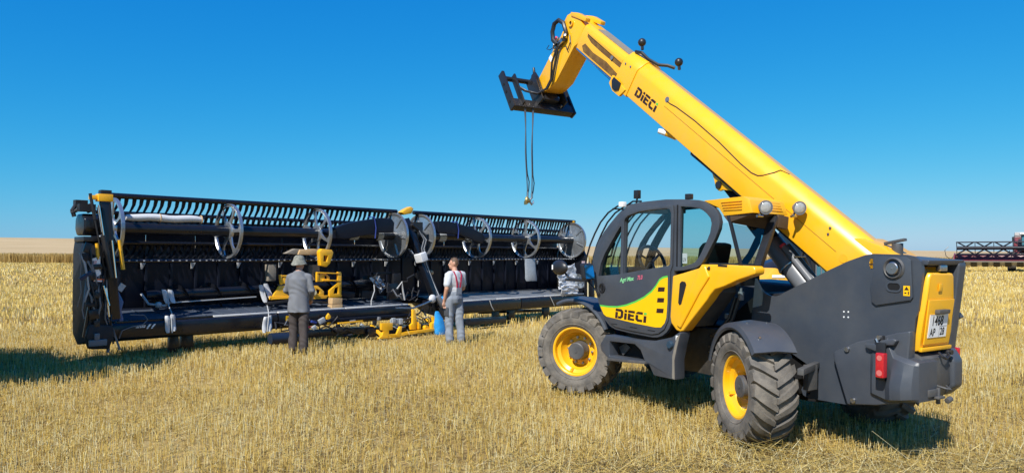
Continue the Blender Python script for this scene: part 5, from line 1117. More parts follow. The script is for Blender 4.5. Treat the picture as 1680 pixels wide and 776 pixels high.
# ---- stands
for a, b, w in ((1.22, 0.35, 0.20), (1.50, 0.45, 0.26), (9.6, 0.35, 0.22), (10.3, 0.45, 0.26), (11.6, 0.3, 0.3)):
    m = M(); m.prism([(a - w / 2, -0.06), (a + w / 2, -0.06), (a + w * 0.42, 0.36), (a - w * 0.42, 0.36)], b, b + 0.09); m.build('stand_leg', HDR, hdr, bevel=0.01)
m = M(); m.prism([(1.55, -0.06), (1.62, 0.04), (1.67, -0.02), (1.75, 0.05), (1.80, -0.06)], 0.30, 0.32); m.build('rusty_shoe', mat('rusty_steel', (0.30, 0.12, 0.06), 0.7, var=0.3), hdr)
M().bar((7.85, -0.30, 0.20), (9.1, -0.30, 0.18), 0.30, 0.14).build('skid_plate', HDR, hdr, bevel=0.02)
M().bar((9.3, 0.7, 0.30), (11.9, 0.7, 0.22), 0.08, 0.08).build('stand_brace', HDR, hdr, bevel=0.008)
m = M(); m.tube([(8.9, -0.07, 0.66), (8.95, -0.08, 0.52), (9.05, -0.07, 0.40)], 0.012); m.tube([(11.3, -0.07, 0.66), (11.4, -0.08, 0.50), (11.48, -0.07, 0.40)], 0.012); m.each('tie_cord', SLAT, hdr)
# sheets taped on the right-hand end, green ribbon
m = M(); m.add([(10.9, 0.10, 0.705), (11.5, 0.10, 0.70), (11.6, 0.16, 0.71), (11.0, 0.16, 0.712)], [(0, 1, 2, 3)]); m.build('green_ribbon', mat('green_tape', (0.10, 0.45, 0.28), 0.4), hdr)

HDK = mat('header_dull_black', (0.006, 0.0065, 0.009), 0.6, var=0.3)
for a, z, w_, h_, b in ((3.2, 0.86, 0.5, 0.05, 0.25), (4.0, 0.84, 0.6, 0.05, 0.22), (4.9, 0.95, 0.35, 0.12, 0.35), (5.5, 0.92, 0.4, 0.16, 0.40), (6.1, 0.98, 0.3, 0.35, 0.30), (6.25, 1.25, 0.22, 0.25, 0.35), (5.9, 1.38, 0.5, 0.06, 0.45)):
    M().box((a, b, z), (w_, 0.10, h_), Matrix.Rotation(random.uniform(-0.15, 0.15), 3, 'Y')).build('adapter_plate', random.choice([HDR, HDRN, HDK]), hdr, bevel=0.01)
for k in range(14):
    a = random.uniform(5.3, 6.7); p = [(a, 0.1 + random.uniform(-0.2, 0.2), random.uniform(0.7, 1.4))]
    for q in range(5): p.append((p[-1][0] + random.uniform(-0.1, 0.18), p[-1][1] + random.uniform(-0.06, 0.03), p[-1][2] + random.uniform(-0.16, 0.12)))
    M().tube(p, random.uniform(0.009, 0.02), n=6).build('hydraulic_hose', random.choice([HOSE, HOSE, HOSE, CYLG]), hdr)
for k in range(10):
    z = 0.55 + 0.15 * k; M().box((-0.32 + random.uniform(-0.12, 0.12), -0.235 - random.uniform(0, 0.04), z), (random.uniform(0.06, 0.16), 0.05, random.uniform(0.06, 0.16)), Matrix.Rotation(random.uniform(-0.3, 0.3), 3, 'Y')).build('tower_bracket', random.choice([HDR, HDK, HDK, BLACK]), hdr, bevel=0.008)
for k in range(5):
    M().bar((-0.45 + 0.07 * k, -0.24, 0.5 + 0.1 * k), (-0.38 + 0.08 * k, -0.25, 1.0 + 0.2 * k), 0.03, 0.03, up=(1, 0, 0)).build('tower_strut', random.choice([HDK, HDR, CYLG]), hdr)

# yellow cross members that tie the brackets into one frame
for p0, p1, w_, t_ in (((3.05, 0.30, 0.965), (4.72, 0.30, 0.925), 0.06, 0.035), ((3.28, 0.30, 1.40), (3.30, 0.30, 1.20), 0.05, 0.05), ((4.66, 0.29, 1.44), (4.66, 0.29, 0.92), 0.06, 0.05), ((4.12, 0.29, 1.44), (4.12, 0.29, 1.24), 0.05, 0.05), ((5.15, -0.58, 0.10), (5.12, -0.20, 0.30), 0.06, 0.06), ((6.70, -0.55, 0.16), (6.62, -0.2, 0.36), 0.06, 0.06)):
    M().bar(p0, p1, w_, t_).build('yellow_crossbar', YEL, hdr, bevel=0.005)

# ================================================================== small things on and around the header
HM = Matrix.Translation(HL) @ Matrix.Rotation(hang, 4, 'Z')
def put(m, name, mt, base, label, cat, group=None, bevel=0.0, seg=2):
    base = Vector(base); m.xf(lambda x, y, z: Vector((x, y, z)) - base)
    o = m.build(name, mt, None, bevel=bevel, seg=seg); o.location = HM @ base; o.rotation_euler = (0, 0, hang)
    return tag(o, label, cat, group)
def sheet(m, corners, n=6, crumple=0.02, seed=0, thick=0.008):
    """a crumpled sheet of foam between four corners"""
    r = random.Random(seed); c = [Vector(p) for p in corners]; rows = []
    nor = (c[1] - c[0]).cross(c[3] - c[0]).normalized()
    for sgn in (1, -1):
        for i in range(n + 1):
            for j in range(n + 1):
                u, v = i / n, j / n
                p = c[0] * (1 - u) * (1 - v) + c[1] * u * (1 - v) + c[2] * u * v + c[3] * (1 - u) * v
                if sgn == 1: rows.append((p + nor * r.uniform(-1, 1) * crumple + Vector((r.uniform(-1, 1), 0, r.uniform(-1, 1))) * crumple * 0.3))
    k = (n + 1) ** 2
    vs = [p + nor * thick for p in rows] + [p - nor * thick for p in rows]
    F = []
    for i in range(n):
        for j in range(n):
            a = i * (n + 1) + j; q = (a, a + n + 1, a + n + 2, a + 1); F.append(q); F.append(tuple(k + x for x in reversed(q)))
    ring = [i * (n + 1) for i in range(n + 1)] + [n * (n + 1) + j for j in range(1, n + 1)] + [i * (n + 1) + n for i in range(n - 1, -1, -1)] + [j for j in range(n - 1, 0, -1)]
    for a, b in zip(ring, ring[1:] + ring[:1]): F.append((a, b, b + k, a + k))
    m.add(vs, F); return m
def pad(up, lo, cord, label, seed):
    base = Vector(up[0]); e = empty('foam_pad', HM @ base, (0, 0, hang), label, 'foam pad', 'white foam pads tied on the header')
    def loc(m): return m.xf(lambda x, y, z: Vector((x, y, z)) - base)
    for q, cs in enumerate(x for x in (up, lo) if x):
        c = [Vector(p) for p in cs]; rr_ = random.Random(seed * 5 + q)
        for k in (0, 1):                       # two long rounded strips side by side
            t0, t1 = (c[0] + (c[1] - c[0]) * f for f in ((0.0, 0.46) if k == 0 else (0.52, 1.0)))
            b0, b1 = (c[3] + (c[2] - c[3]) * f for f in ((-0.04, 0.46) if k == 0 else (0.54, 1.06)))
            rows = []; n_ = 9
            for i in range(n_ + 1):
                f = i / n_; L_, R_ = t0 + (b0 - t0) * f, t1 + (b1 - t1) * f; mid_ = (L_ + R_) / 2
                sq = 1.0 - 0.35 * max(0, (f - 0.8) / 0.2) ** 2 - 0.25 * max(0, (0.12 - f) / 0.12)
                L_, R_ = mid_ + (L_ - mid_) * sq, mid_ + (R_ - mid_) * sq
                o_ = Vector((0, -0.014 * math.sin(f * 5 + seed + k) - 0.02 * f * (1 - f), 0.02 * k))
                rows.append([L_ + o_, mid_ + o_ + Vector((0, -0.022, 0)), R_ + o_, R_ + o_ + Vector((0, 0.012, 0)), mid_ + o_ + Vector((0, -0.008, 0)), L_ + o_ + Vector((0, 0.012, 0))])
            loc(M().loft(rows)).build('foam_strip', PADW, e, angle=60)
    loc(M().tube(cord, 0.011, n=6)).build('cord', SLAT, e)
pad([(1.04, 0.50, 1.18), (1.25, 0.50, 1.13), (1.28, 0.46, 0.90), (1.11, 0.46, 0.92)], [(0.86, -0.085, 0.75), (1.04, -0.085, 0.74), (1.05, -0.10, 0.46), (0.89, -0.10, 0.45)], [(1.15, 0.45, 1.10), (1.13, 0.40, 0.90), (1.02, 0.0, 0.78), (0.97, -0.11, 0.70), (0.98, -0.12, 0.45)], 'white foam pads on a cord over the header deck near its end tower', 1)
pad([(2.90, 0.46, 1.20), (3.10, 0.46, 1.21), (3.19, 0.42, 0.92), (2.99, 0.42, 0.85)], [(2.71, -0.085, 0.62), (2.89, -0.085, 0.62), (2.86, -0.10, 0.32), (2.68, -0.10, 0.32)], [(3.0, 0.42, 1.1), (3.02, 0.36, 0.86), (2.86, 0.0, 0.70), (2.80, -0.11, 0.6), (2.77, -0.12, 0.34)], 'white foam pads on a cord just behind the hatted worker', 2)
pad([(5.60, 0.50, 1.29), (5.86, 0.50, 1.32), (6.02, 0.42, 1.03), (5.84, 0.42, 1.01)], None, [(5.68, 0.44, 1.2), (5.60, 0.3, 1.0), (5.36, 0.1, 0.80), (5.30, 0.02, 0.71)], 'white foam rag draped over the auger beside the hose bundle', 3)
put(M().box((3.18, 0.50, 1.44), (0.17, 0.14, 0.33)), 'wooden_block', WOODG, (3.18, 0.5, 1.28), 'grey upright wooden block standing left of the hatted worker', 'wooden block', 'wooden blocks on the header', 0.006)
put(M().box((4.13, 0.42, 1.43), (0.18, 0.14, 0.32)), 'wooden_block', WOODG, (4.13, 0.42, 1.28), 'grey upright wooden block under the hanging yellow bracket', 'wooden block', 'wooden blocks on the header', 0.006)
put(M().box((4.45, 0.12, 0.83), (0.24, 0.16, 0.13), Matrix.Rotation(0.06, 3, 'Y')), 'wooden_block', WOOD, (4.45, 0.12, 0.765), 'pale pine block on top of the short stack on the deck', 'wooden block', 'wooden blocks on the header', 0.006)
put(M().box((4.44, 0.12, 0.727), (0.26, 0.18, 0.07)), 'wooden_block', WOOD, (4.44, 0.12, 0.69), 'pale pine block at the bottom of the short stack on the deck', 'wooden block', 'wooden blocks on the header', 0.006)
put(M().prism([(3.62, 1.80), (3.66, 1.90), (4.0, 1.92), (4.26, 1.89), (4.24, 1.80), (3.9, 1.79)], 0.20, 0.34), 'wooden_board', WOOD, (3.9, 0.27, 1.79), 'pale wooden board lying above the hatted worker', 'board', None, 0.015)
put(M().prism([(3.36, 1.82), (3.58, 1.92), (3.78, 1.91), (3.62, 1.80)], 0.24, 0.38), 'wooden_board', WOODG, (3.55, 0.3, 1.8), 'grey weathered board tip beside the pale board', 'board', None, 0.01)
# bags
def bag(name, rings, mt, base, label, bump=0.03, seed=3):
    r = random.Random(seed); m = M(); out = []
    for (a, b, z, ra, rb) in rings: out.append([(a + math.cos(t) * ra * (1 + r.uniform(-bump, bump) * 4), b + math.sin(t) * rb, z + r.uniform(-bump, bump) * 0.4) for t in [2 * math.pi * k / 14 for k in range(14)]])
    m.loft(out); return put(m, name, mt, base, label, 'bag')
bag('plastic_bag', [(6.76, -0.60, -0.02, 0.15, 0.07), (6.76, -0.60, 0.05, 0.17, 0.09), (6.74, -0.60, 0.16, 0.165, 0.08), (6.72, -0.60, 0.27, 0.15, 0.07), (6.70, -0.60, 0.37, 0.11, 0.06), (6.67, -0.60, 0.44, 0.085, 0.045), (6.65, -0.60, 0.53, 0.05, 0.02)], BLUEP, (6.73, -0.6, -0.02), 'tall bright blue plastic bag standing on stubble by the yellow parts', 0.03, 4)
bag('plastic_bag', [(7.18, -0.28, 0.64, 0.08, 0.05), (7.20, -0.28, 0.70, 0.15, 0.08), (7.20, -0.28, 0.78, 0.16, 0.08), (7.17, -0.28, 0.84, 0.06, 0.04)], BLUEP, (7.18, -0.28, 0.64), 'small blue plastic bundle resting at the deck edge', 0.03, 5)
bag('plastic_bag', [(10.96, 0.32, 1.09, 0.22, 0.03), (10.95, 0.32, 1.16, 0.25, 0.05), (10.92, 0.32, 1.35, 0.235, 0.045), (10.90, 0.32, 1.55, 0.225, 0.03), (10.90, 0.32, 1.70, 0.22, 0.015)], WRAPG, (10.93, 0.32, 1.09), 'grey translucent plastic bag hanging below the reel', 0.015, 6)
e = empty('wrapped_bundle', HM @ Vector((12.1, -0.05, 0.72)), (0, 0, hang), 'white crumpled plastic wrapped bundle at the far header end', 'bundle')
for q, cs in enumerate(([(-0.5, 0, 0.66), (0.35, 0, 0.84), (0.42, 0.02, 0.50), (-0.4, 0.02, 0.42)], [(-0.42, -0.03, 0.42), (0.42, -0.03, 0.52), (0.30, -0.05, 0.20), (-0.45, -0.05, 0.12)], [(0.25, -0.06, 0.56), (0.66, -0.06, 0.50), (0.70, -0.06, 0.15), (0.30, -0.06, 0.12)], [(-0.4, -0.08, 0.22), (0.35, -0.08, 0.24), (0.40, -0.06, 0.0), (-0.35, -0.06, 0.0)])):
    sheet(M(), cs, 8, 0.028, 20 + q).build('plastic_sheet', WRAPG if q == 2 else PADW, e)
M().box((0.78, -0.02, 0.70), (0.26, 0.01, 0.42)).build('pink_label', mat('pale_pink_paper', (0.70, 0.50, 0.52), 0.6, var=0.3, scale=12), e)
# ================================================================== sling hanging from the carriage
TM = Matrix.Translation(TO) @ tele.rotation_euler.to_matrix().to_4x4()
def sling(v0, v1, ztop, zbot, label, seed, hookmat):
    r = random.Random(seed); base = Vector((4.76, (v0 + v1) / 2, zbot - 0.06)); e = empty('wire_sling', TM @ base, tele.rotation_euler, label, 'sling', 'wire slings hanging from the carriage')
    for q in (-1, 1):
        pts = []
        for k in range(13):
            f = k / 12; w = math.sin(f * math.pi) * 0.016 * q + 0.018 * math.sin(f * 7 + seed) * f * (1 - f) * 3 + (0.055 * math.exp(-((f - 0.86) / 0.08) ** 2) if q > 0 else 0)
            pts.append((4.76 - base.x + w * 0.5, v0 + (v1 - v0) * f - base.y - w + q * 0.010 * (1 - f), ztop + (zbot - ztop) * f - base.z))
        M().tube(pts, 0.0085, n=6).build('wire_rope', mat('wire_rope', (0.06, 0.065, 0.08), 0.45) if q < 0 and seed == 1 else bpy.data.materials['wire_rope'], e)
    b = Vector((0, v1 - base.y, 0.06)); m = M()
    m.cyl(b + Vector((0, 0, -0.01)), b + Vector((0, 0, 0.07)), 0.017, n=10); m.build('ferrule', STEEL, e)
    m = M(); m.tube([b + Vector((0, 0.0, 0.0)), b + Vector((0, 0.028, -0.03)), b + Vector((0, 0.03, -0.07)), b + Vector((0, 0, -0.10)), b + Vector((0, -0.03, -0.075)), b + Vector((0, -0.028, -0.04))], [0.012, 0.014, 0.018, 0.020, 0.015, 0.008], n=8)
    if hookmat is BRASS: m.ball(b + Vector((0, 0.0, -0.06)), (0.03, 0.045, 0.05), n=7); m.box(b + Vector((0.01, 0.03, -0.10)), (0.04, 0.03, 0.06))
    m.build('hook', hookmat, e)
sling(0.575, 0.505, 4.035, 2.66, 'doubled wire sling with a gold coloured hook, nearest the carriage end', 1, BRASS)
sling(0.425, 0.425, 4.035, 2.64, 'doubled wire sling with a small grey hook, beside the gold hooked one', 2, STEEL)

# ================================================================== people
def figure(name, loc, yaw, caps, mats, label, voxel=0.012, cloth=(0, 1)):
    """caps: (p0, p1, r0, r1, material index); one continuous skin over all of them"""
    m = M()
    for p0, p1, r0, r1, mi in caps:
        if p0 == 'loft':
            rings_ = [[(cx + rx * math.cos(t_), cy + ry * math.sin(t_), z_) for t_ in [2 * math.pi * k / 28 for k in range(28)]] for z_, cx, cy, rx, ry in p1]
            m.loft(rings_); continue
        p0, p1 = Vector(p0), Vector(p1)
        if (p1 - p0).length < 1e-5: m.ball(p0, r0 if hasattr(r0, '__len__') else (r0, r0, r0), n=12); continue
        m.tube([p0 + (p1 - p0) * f for f in (0, 0.33, 0.67, 1)], [r0 + (r1 - r0) * f for f in (0, 0.33, 0.67, 1)], n=14)
        m.ball(p0, (r0, r0, r0), n=8); m.ball(p1, (r1, r1, r1), n=8)
    o = m.build('raw_body', mats[0])
    md = o.modifiers.new('r', 'REMESH'); md.mode = 'VOXEL'; md.voxel_size = voxel
    ms = o.modifiers.new('s', 'SMOOTH'); ms.factor = 0.5; ms.iterations = 4
    bpy.context.view_layer.update()
    me = bpy.data.meshes.new_from_object(o.evaluated_get(bpy.context.evaluated_depsgraph_get())); bpy.data.objects.remove(o)
    n = len(me.vertices); co = np.empty(n * 3, np.float32); me.vertices.foreach_get('co', co); co = co.reshape(-1, 3)
    no = np.empty(n * 3, np.float32); me.vertices.foreach_get('normal', no); no = no.reshape(-1, 3)
    best = np.full(n, 1e9); lab = np.zeros(n, int)
    for p0, p1, r0, r1, mi in caps:
        if p0 == 'loft':
            L_ = np.array(p1); L_ = L_[np.argsort(L_[:, 0])]; zc = np.clip(co[:, 2], L_[0, 0], L_[-1, 0])
            cx, cy, rx, ry = (np.interp(zc, L_[:, 0], L_[:, k]) for k in (1, 2, 3, 4))
            dist = np.maximum((np.hypot((co[:, 0] - cx) / rx, (co[:, 1] - cy) / ry) - 1) * np.minimum(rx, ry), np.abs(co[:, 2] - zc))
            k = dist < best; best[k] = dist[k]; lab[k] = mi; continue
        a, b = np.array(p0), np.array(p1); d = b - a; L2 = d @ d
        if L2 < 1e-9:
            rr = np.array(r0 if hasattr(r0, '__len__') else (r0,) * 3); dist = (np.linalg.norm((co - a) / rr, axis=1) - 1) * rr.min()
        else:
            t = np.clip((co - a) @ d / L2, 0, 1); dist = np.linalg.norm(co - a - t[:, None] * d, axis=1) - (r0 + (r1 - r0) * t)
        k = dist < best; best[k] = dist[k]; lab[k] = mi
    isc = np.isin(lab, cloth)
    w = np.sin(co[:, 2] * 17 + 3 * np.sin(co[:, 0] * 11 + co[:, 2] * 4) + co[:, 1] * 9) * np.sin(co[:, 0] * 14 + co[:, 2] * 6 + 2) + 0.45 * np.sin(co[:, 2] * 38 + co[:, 0] * 33 + 3 * np.sin(co[:, 1] * 21 + co[:, 2] * 13))
    co = co + no * (w * 0.0080 * isc)[:, None]
    me.vertices.foreach_set('co', co.astype(np.float32).ravel())
    me.materials.clear()
    for x in mats: me.materials.append(x)
    fl = []
    for p in me.polygons: fl.append(int(np.bincount(lab[list(p.vertices)]).argmax()))
    me.polygons.foreach_set('material_index', fl); me.shade_smooth(); me.update()
    e = empty('person', loc, (0, 0, yaw), label, 'person')
    b = bpy.data.objects.new('body', me); col.objects.link(b); b.parent = e
    return e
SKIN = mat('skin', (0.50, 0.27, 0.18), 0.5, var=0.1, scale=20)
HAIR = mat('brown_hair', (0.10, 0.055, 0.028), 0.6, var=0.4, scale=60, bump=0.5, bscale=120)
BOOT = mat('dark_boots', (0.03, 0.025, 0.02), 0.6)
def hand(caps, w, f, mi, side):
    """w wrist, f direction of the hand, relaxed fingers"""
    w, f = Vector(w), Vector(f).normalized(); s = f.cross(Vector((0, 1, 0))).normalized(); nrm = f.cross(s).normalized()
    pal = w + f * 0.085; caps.append((w, pal, 0.026, 0.030, mi))
    for k, (o, L) in enumerate(((-0.026, 0.062), (-0.009, 0.074), (0.009, 0.070), (0.026, 0.055))):
        a = pal + s * o; b = a + f * L * 0.55 + nrm * 0.008; c = b + f * L * 0.35 + nrm * 0.028
        caps.append((a, b, 0.0100, 0.0092, mi)); caps.append((b, c, 0.0092, 0.0082, mi))
    t0 = w + f * 0.03 + s * (-0.025); t1 = t0 + f * 0.04 - s * 0.025 + nrm * 0.012; caps.append((t0, t1, 0.011, 0.010, mi)); caps.append((t1, t1 + f * 0.03 + nrm * 0.008, 0.010, 0.009, mi))
def head(caps, c, yaw, mi):
    q = Matrix.Rotation(yaw, 3, 'Z'); c = Vector(c)
    def P(x, y, z): return tuple(c + q @ Vector((x, y, z)))
    caps.append((P(0, 0, 0.02), P(0, 0, 0.02), (0.078, 0.092, 0.105), 0, mi)); caps.append((P(0, 0.045, -0.055), P(0, 0.060, -0.080), 0.052, 0.034, mi))
    caps.append((P(0, 0.093, 0.012), P(0, 0.112, -0.020), 0.010, 0.014, mi)); caps.append((P(-0.03, 0.076, 0.030), P(0.03, 0.076, 0.030), 0.016, 0.016, mi))
    caps.append((P(-0.018, 0.090, -0.052), P(0.018, 0.090, -0.052), 0.010, 0.010, mi))
    for s in (-1, 1): caps.append((P(s * 0.080, -0.012, 0.020), P(s * 0.084, -0.020, -0.018), 0.015, 0.010, mi))
    return P, q
def face(e, P, skin_only=False):
    for s in (-1, 1):
        m = M(); m.ball(P(s * 0.031, 0.082, 0.010), 0.012, n=7); m.build('eye', mat('eye_white', (0.6, 0.58, 0.55), 0.3) if 'eye_white' not in bpy.data.materials else bpy.data.materials['eye_white'], e)
        m = M(); m.ball(P(s * 0.031, 0.0925, 0.010), 0.005, n=6); m.build('pupil', BLACKM, e)
        m = M(); m.tube([P(s * 0.015, 0.094, 0.034), P(s * 0.032, 0.092, 0.038), P(s * 0.05, 0.080, 0.032)], 0.005, n=5); m.build('eyebrow', HAIR, e)
    m = M(); m.tube([P(-0.022, 0.0975, -0.052), P(0, 0.102, -0.050), P(0.022, 0.0975, -0.052)], 0.004, n=5); m.build('mouth', mat('lips', (0.32, 0.11, 0.09), 0.5) if 'lips' not in bpy.data.materials else bpy.data.materials['lips'], e)
# worker in grey overalls with red braces
OVER = mat('grey_work_trousers', (0.20, 0.225, 0.265), 0.85, var=0.18, scale=9, bump=0.15, bscale=200)
OVERD = mat('dark_grey_patch', (0.05, 0.055, 0.065), 0.85, var=0.15)
TEE = mat('light_grey_t_shirt', (0.50, 0.52, 0.55), 0.9, var=0.08, scale=10)
caps = []
for s, fy in ((-1, 0.03), (1, -0.06)):
    caps += [((s * 0.090, 0, 0.93), (s * 0.100, fy + 0.02, 0.50), 0.108, 0.086, 0), ((s * 0.100, fy + 0.02, 0.50), (s * 0.112, fy - 0.02, 0.12), 0.086, 0.082, 0), ((s * 0.112, fy - 0.03, 0.055), (s * 0.125, fy + 0.13, 0.045), 0.052, 0.045, 3)]
caps += [('loft', [(0.84, 0, 0, 0.17, 0.125), (0.93, 0, -0.01, 0.182, 0.135), (1.0, 0, 0, 0.172, 0.128), (1.07, 0, 0, 0.166, 0.122)], 0, 0, 0),
         ('loft', [(1.05, 0, 0, 0.160, 0.116), (1.15, 0, 0, 0.165, 0.118), (1.27, 0, -0.01, 0.182, 0.124), (1.36, 0, -0.015, 0.185, 0.118), (1.43, 0, -0.02, 0.155, 0.095), (1.475, 0, -0.02, 0.09, 0.07)], 0, 0, 1), ((-0.15, -0.02, 1.41), (0.15, -0.02, 1.41), 0.072, 0.072, 1),
         ((0, -0.02, 1.42), (0, 0.0, 1.53), 0.062, 0.055, 2),
         ((-0.185, -0.02, 1.40), (-0.225, -0.04, 1.22), 0.072, 0.072, 1), ((-0.22, -0.04, 1.25), (-0.245, -0.05, 1.13), 0.050, 0.046, 2), ((-0.245, -0.05, 1.13), (-0.225, 0.05, 0.89), 0.046, 0.031, 2),
         ((0.185, -0.02, 1.40), (0.235, 0.0, 1.22), 0.072, 0.070, 1), ((0.23, 0.0, 1.25), (0.25, 0.02, 1.13), 0.050, 0.046, 2), ((0.25, 0.02, 1.13), (0.17, 0.20, 1.02), 0.046, 0.031, 2)]
hand(caps, (-0.225, 0.05, 0.89), (0.02, 0.16, -1), 2, -1); hand(caps, (0.17, 0.20, 1.02), (-0.6, 0.7, -0.2), 2, 1)
P, q = head(caps, (0, 0.015, 1.62), R(38), 2)
man = figure('person', (-1.15, 14.87, 0.035), R(46), caps, [OVER, TEE, SKIN, BOOT], 'bareheaded worker in grey overalls and red braces with his back turned', cloth=(0, 1))
face(man, P)
m = M(); rings = []
for i in range(9):
    ph = R(8) + (R(90) - R(8)) * i / 8
    rings.append([P(0.084 * math.cos(ph) * math.cos(t) * (1 + random.uniform(-.02, .02)), -0.012 + (0.090 if math.sin(t) > 0 else 0.096) * math.cos(ph) * math.sin(t) * (0.86 if math.sin(t) > 0.5 and i < 3 else 1), 0.018 + 0.112 * math.sin(ph) + (0.045 if math.sin(t) > 0.35 and i < 3 else (-0.04 if math.sin(t) < 0.1 and i == 0 else 0))) for t in [2 * math.pi * k / 20 for k in range(20)]])
m.loft(rings); m.build('hair', HAIR, man)
for s in (-1, 1):
    m = M(); p = [(s * 0.035, -0.128, 1.12), (s * 0.05, -0.137, 1.25), (s * 0.075, -0.128, 1.38), (s * 0.085, -0.075, 1.475), (s * 0.085, 0.0, 1.485)]; rings = []
    for a in p: rings.append([(a[0] - 0.017, a[1] - 0.004, a[2]), (a[0] + 0.017, a[1] - 0.004, a[2]), (a[0] + 0.017, a[1] + 0.006, a[2]), (a[0] - 0.017, a[1] + 0.006, a[2])])
    m.loft(rings); m.build('brace', mat('red_brace', (0.42, 0.02, 0.06), 0.7) if s < 0 else bpy.data.materials['red_brace'], man)
m = M(); m.box((-0.190, 0.03, 0.68), (0.014, 0.12, 0.17)); m.build('knee_pocket', OVERD, man, bevel=0.004)
m = M(); m.box((-0.186, 0.05, 0.90), (0.01, 0.05, 0.03)); m.build('red_tab', REDT, man)
m = M(); m.prism([(-0.075, 1.02), (0.075, 1.02), (0.055, 1.15), (-0.055, 1.15)], -0.136, -0.128); m.build('bib_back', OVER, man)
# worker in hat
SHIRT = mat('dark_grey_long_shirt', (0.155, 0.163, 0.182), 0.9, var=0.15, scale=7)
PANT = mat('brown_grey_trousers', (0.052, 0.042, 0.040), 0.9, var=0.25, scale=9)
CAMO = mat('pale_camo_cloth', (0.27, 0.27, 0.23), 0.9, var=0.4, scale=30, dust=0.9, dcol=(0.05, 0.055, 0.045), dscale=22)
caps = []
for s, fy in ((-1, 0.05), (1, -0.05)):
    caps += [((s * 0.085, 0, 0.93), (s * 0.095, fy + 0.02, 0.50), 0.102, 0.084, 0), ((s * 0.095, fy + 0.02, 0.50), (s * 0.100, fy - 0.03, 0.10), 0.084, 0.078, 0), ((s * 0.105, fy - 0.03, 0.05), (s * 0.125, fy + 0.13, 0.045), 0.052, 0.045, 3)]
caps += [('loft', [(0.755, 0, 0.0, 0.200, 0.165), (0.80, 0, 0, 0.197, 0.158), (0.95, 0, 0, 0.186, 0.146), (1.10, 0, 0, 0.176, 0.134), (1.25, 0, -0.01, 0.184, 0.132), (1.36, 0, -0.015, 0.182, 0.122), (1.43, 0, -0.01, 0.135, 0.095), (1.50, 0, -0.01, 0.09, 0.072)], 0, 0, 1),
         ((-0.14, -0.01, 1.395), (0.14, -0.01, 1.395), 0.072, 0.072, 1),
         ((0, -0.01, 1.44), (0, 0.01, 1.56), 0.062, 0.056, 2),
         ((-0.165, -0.01, 1.39), (-0.215, 0.07, 1.15), 0.068, 0.054, 1), ((-0.225, 0.07, 1.15), (-0.15, 0.28, 1.06), 0.056, 0.044, 1),
         ((0.165, -0.01, 1.39), (0.235, -0.05, 1.15), 0.068, 0.055, 1), ((0.240, -0.05, 1.15), (0.205, 0.15, 1.00), 0.057, 0.045, 1)]
hand(caps, (-0.15, 0.28, 1.06), (0.3, 0.9, -0.2), 2, -1); hand(caps, (0.205, 0.15, 1.00), (-0.1, 0.7, -0.6), 2, 1)
P, q = head(caps, (0, 0.02, 1.645), R(-38), 2)
man = figure('person', (-3.88, 13.56, 0.035), R(10), caps, [PANT, SHIRT, SKIN, BOOT], 'worker in a camouflage bucket hat and long dark grey shirt', cloth=(0, 1))
face(man, P)
m = M(); m.lathe([(0.001, 0.140), (0.058, 0.132), (0.090, 0.100), (0.100, 0.055), (0.104, 0.045), (0.122, 0.005), (0.142, -0.035), (0.140, -0.041), (0.118, -0.005), (0.098, 0.040), (0.085, 0.10), (0.001, 0.130)], axis='z', n=28, closed=False)
def wob(x, y, z):
    a = math.atan2(y, x); r = math.hypot(x, y); return P(x * 0.96, y * 1.06 - 0.004, z + (0.012 * math.sin(2 * a + 1) + 0.006 * math.sin(5 * a)) * max(0, (r - 0.09) / 0.06) + 0.010)
m.xf(wob); m.build('hat', CAMO, man)

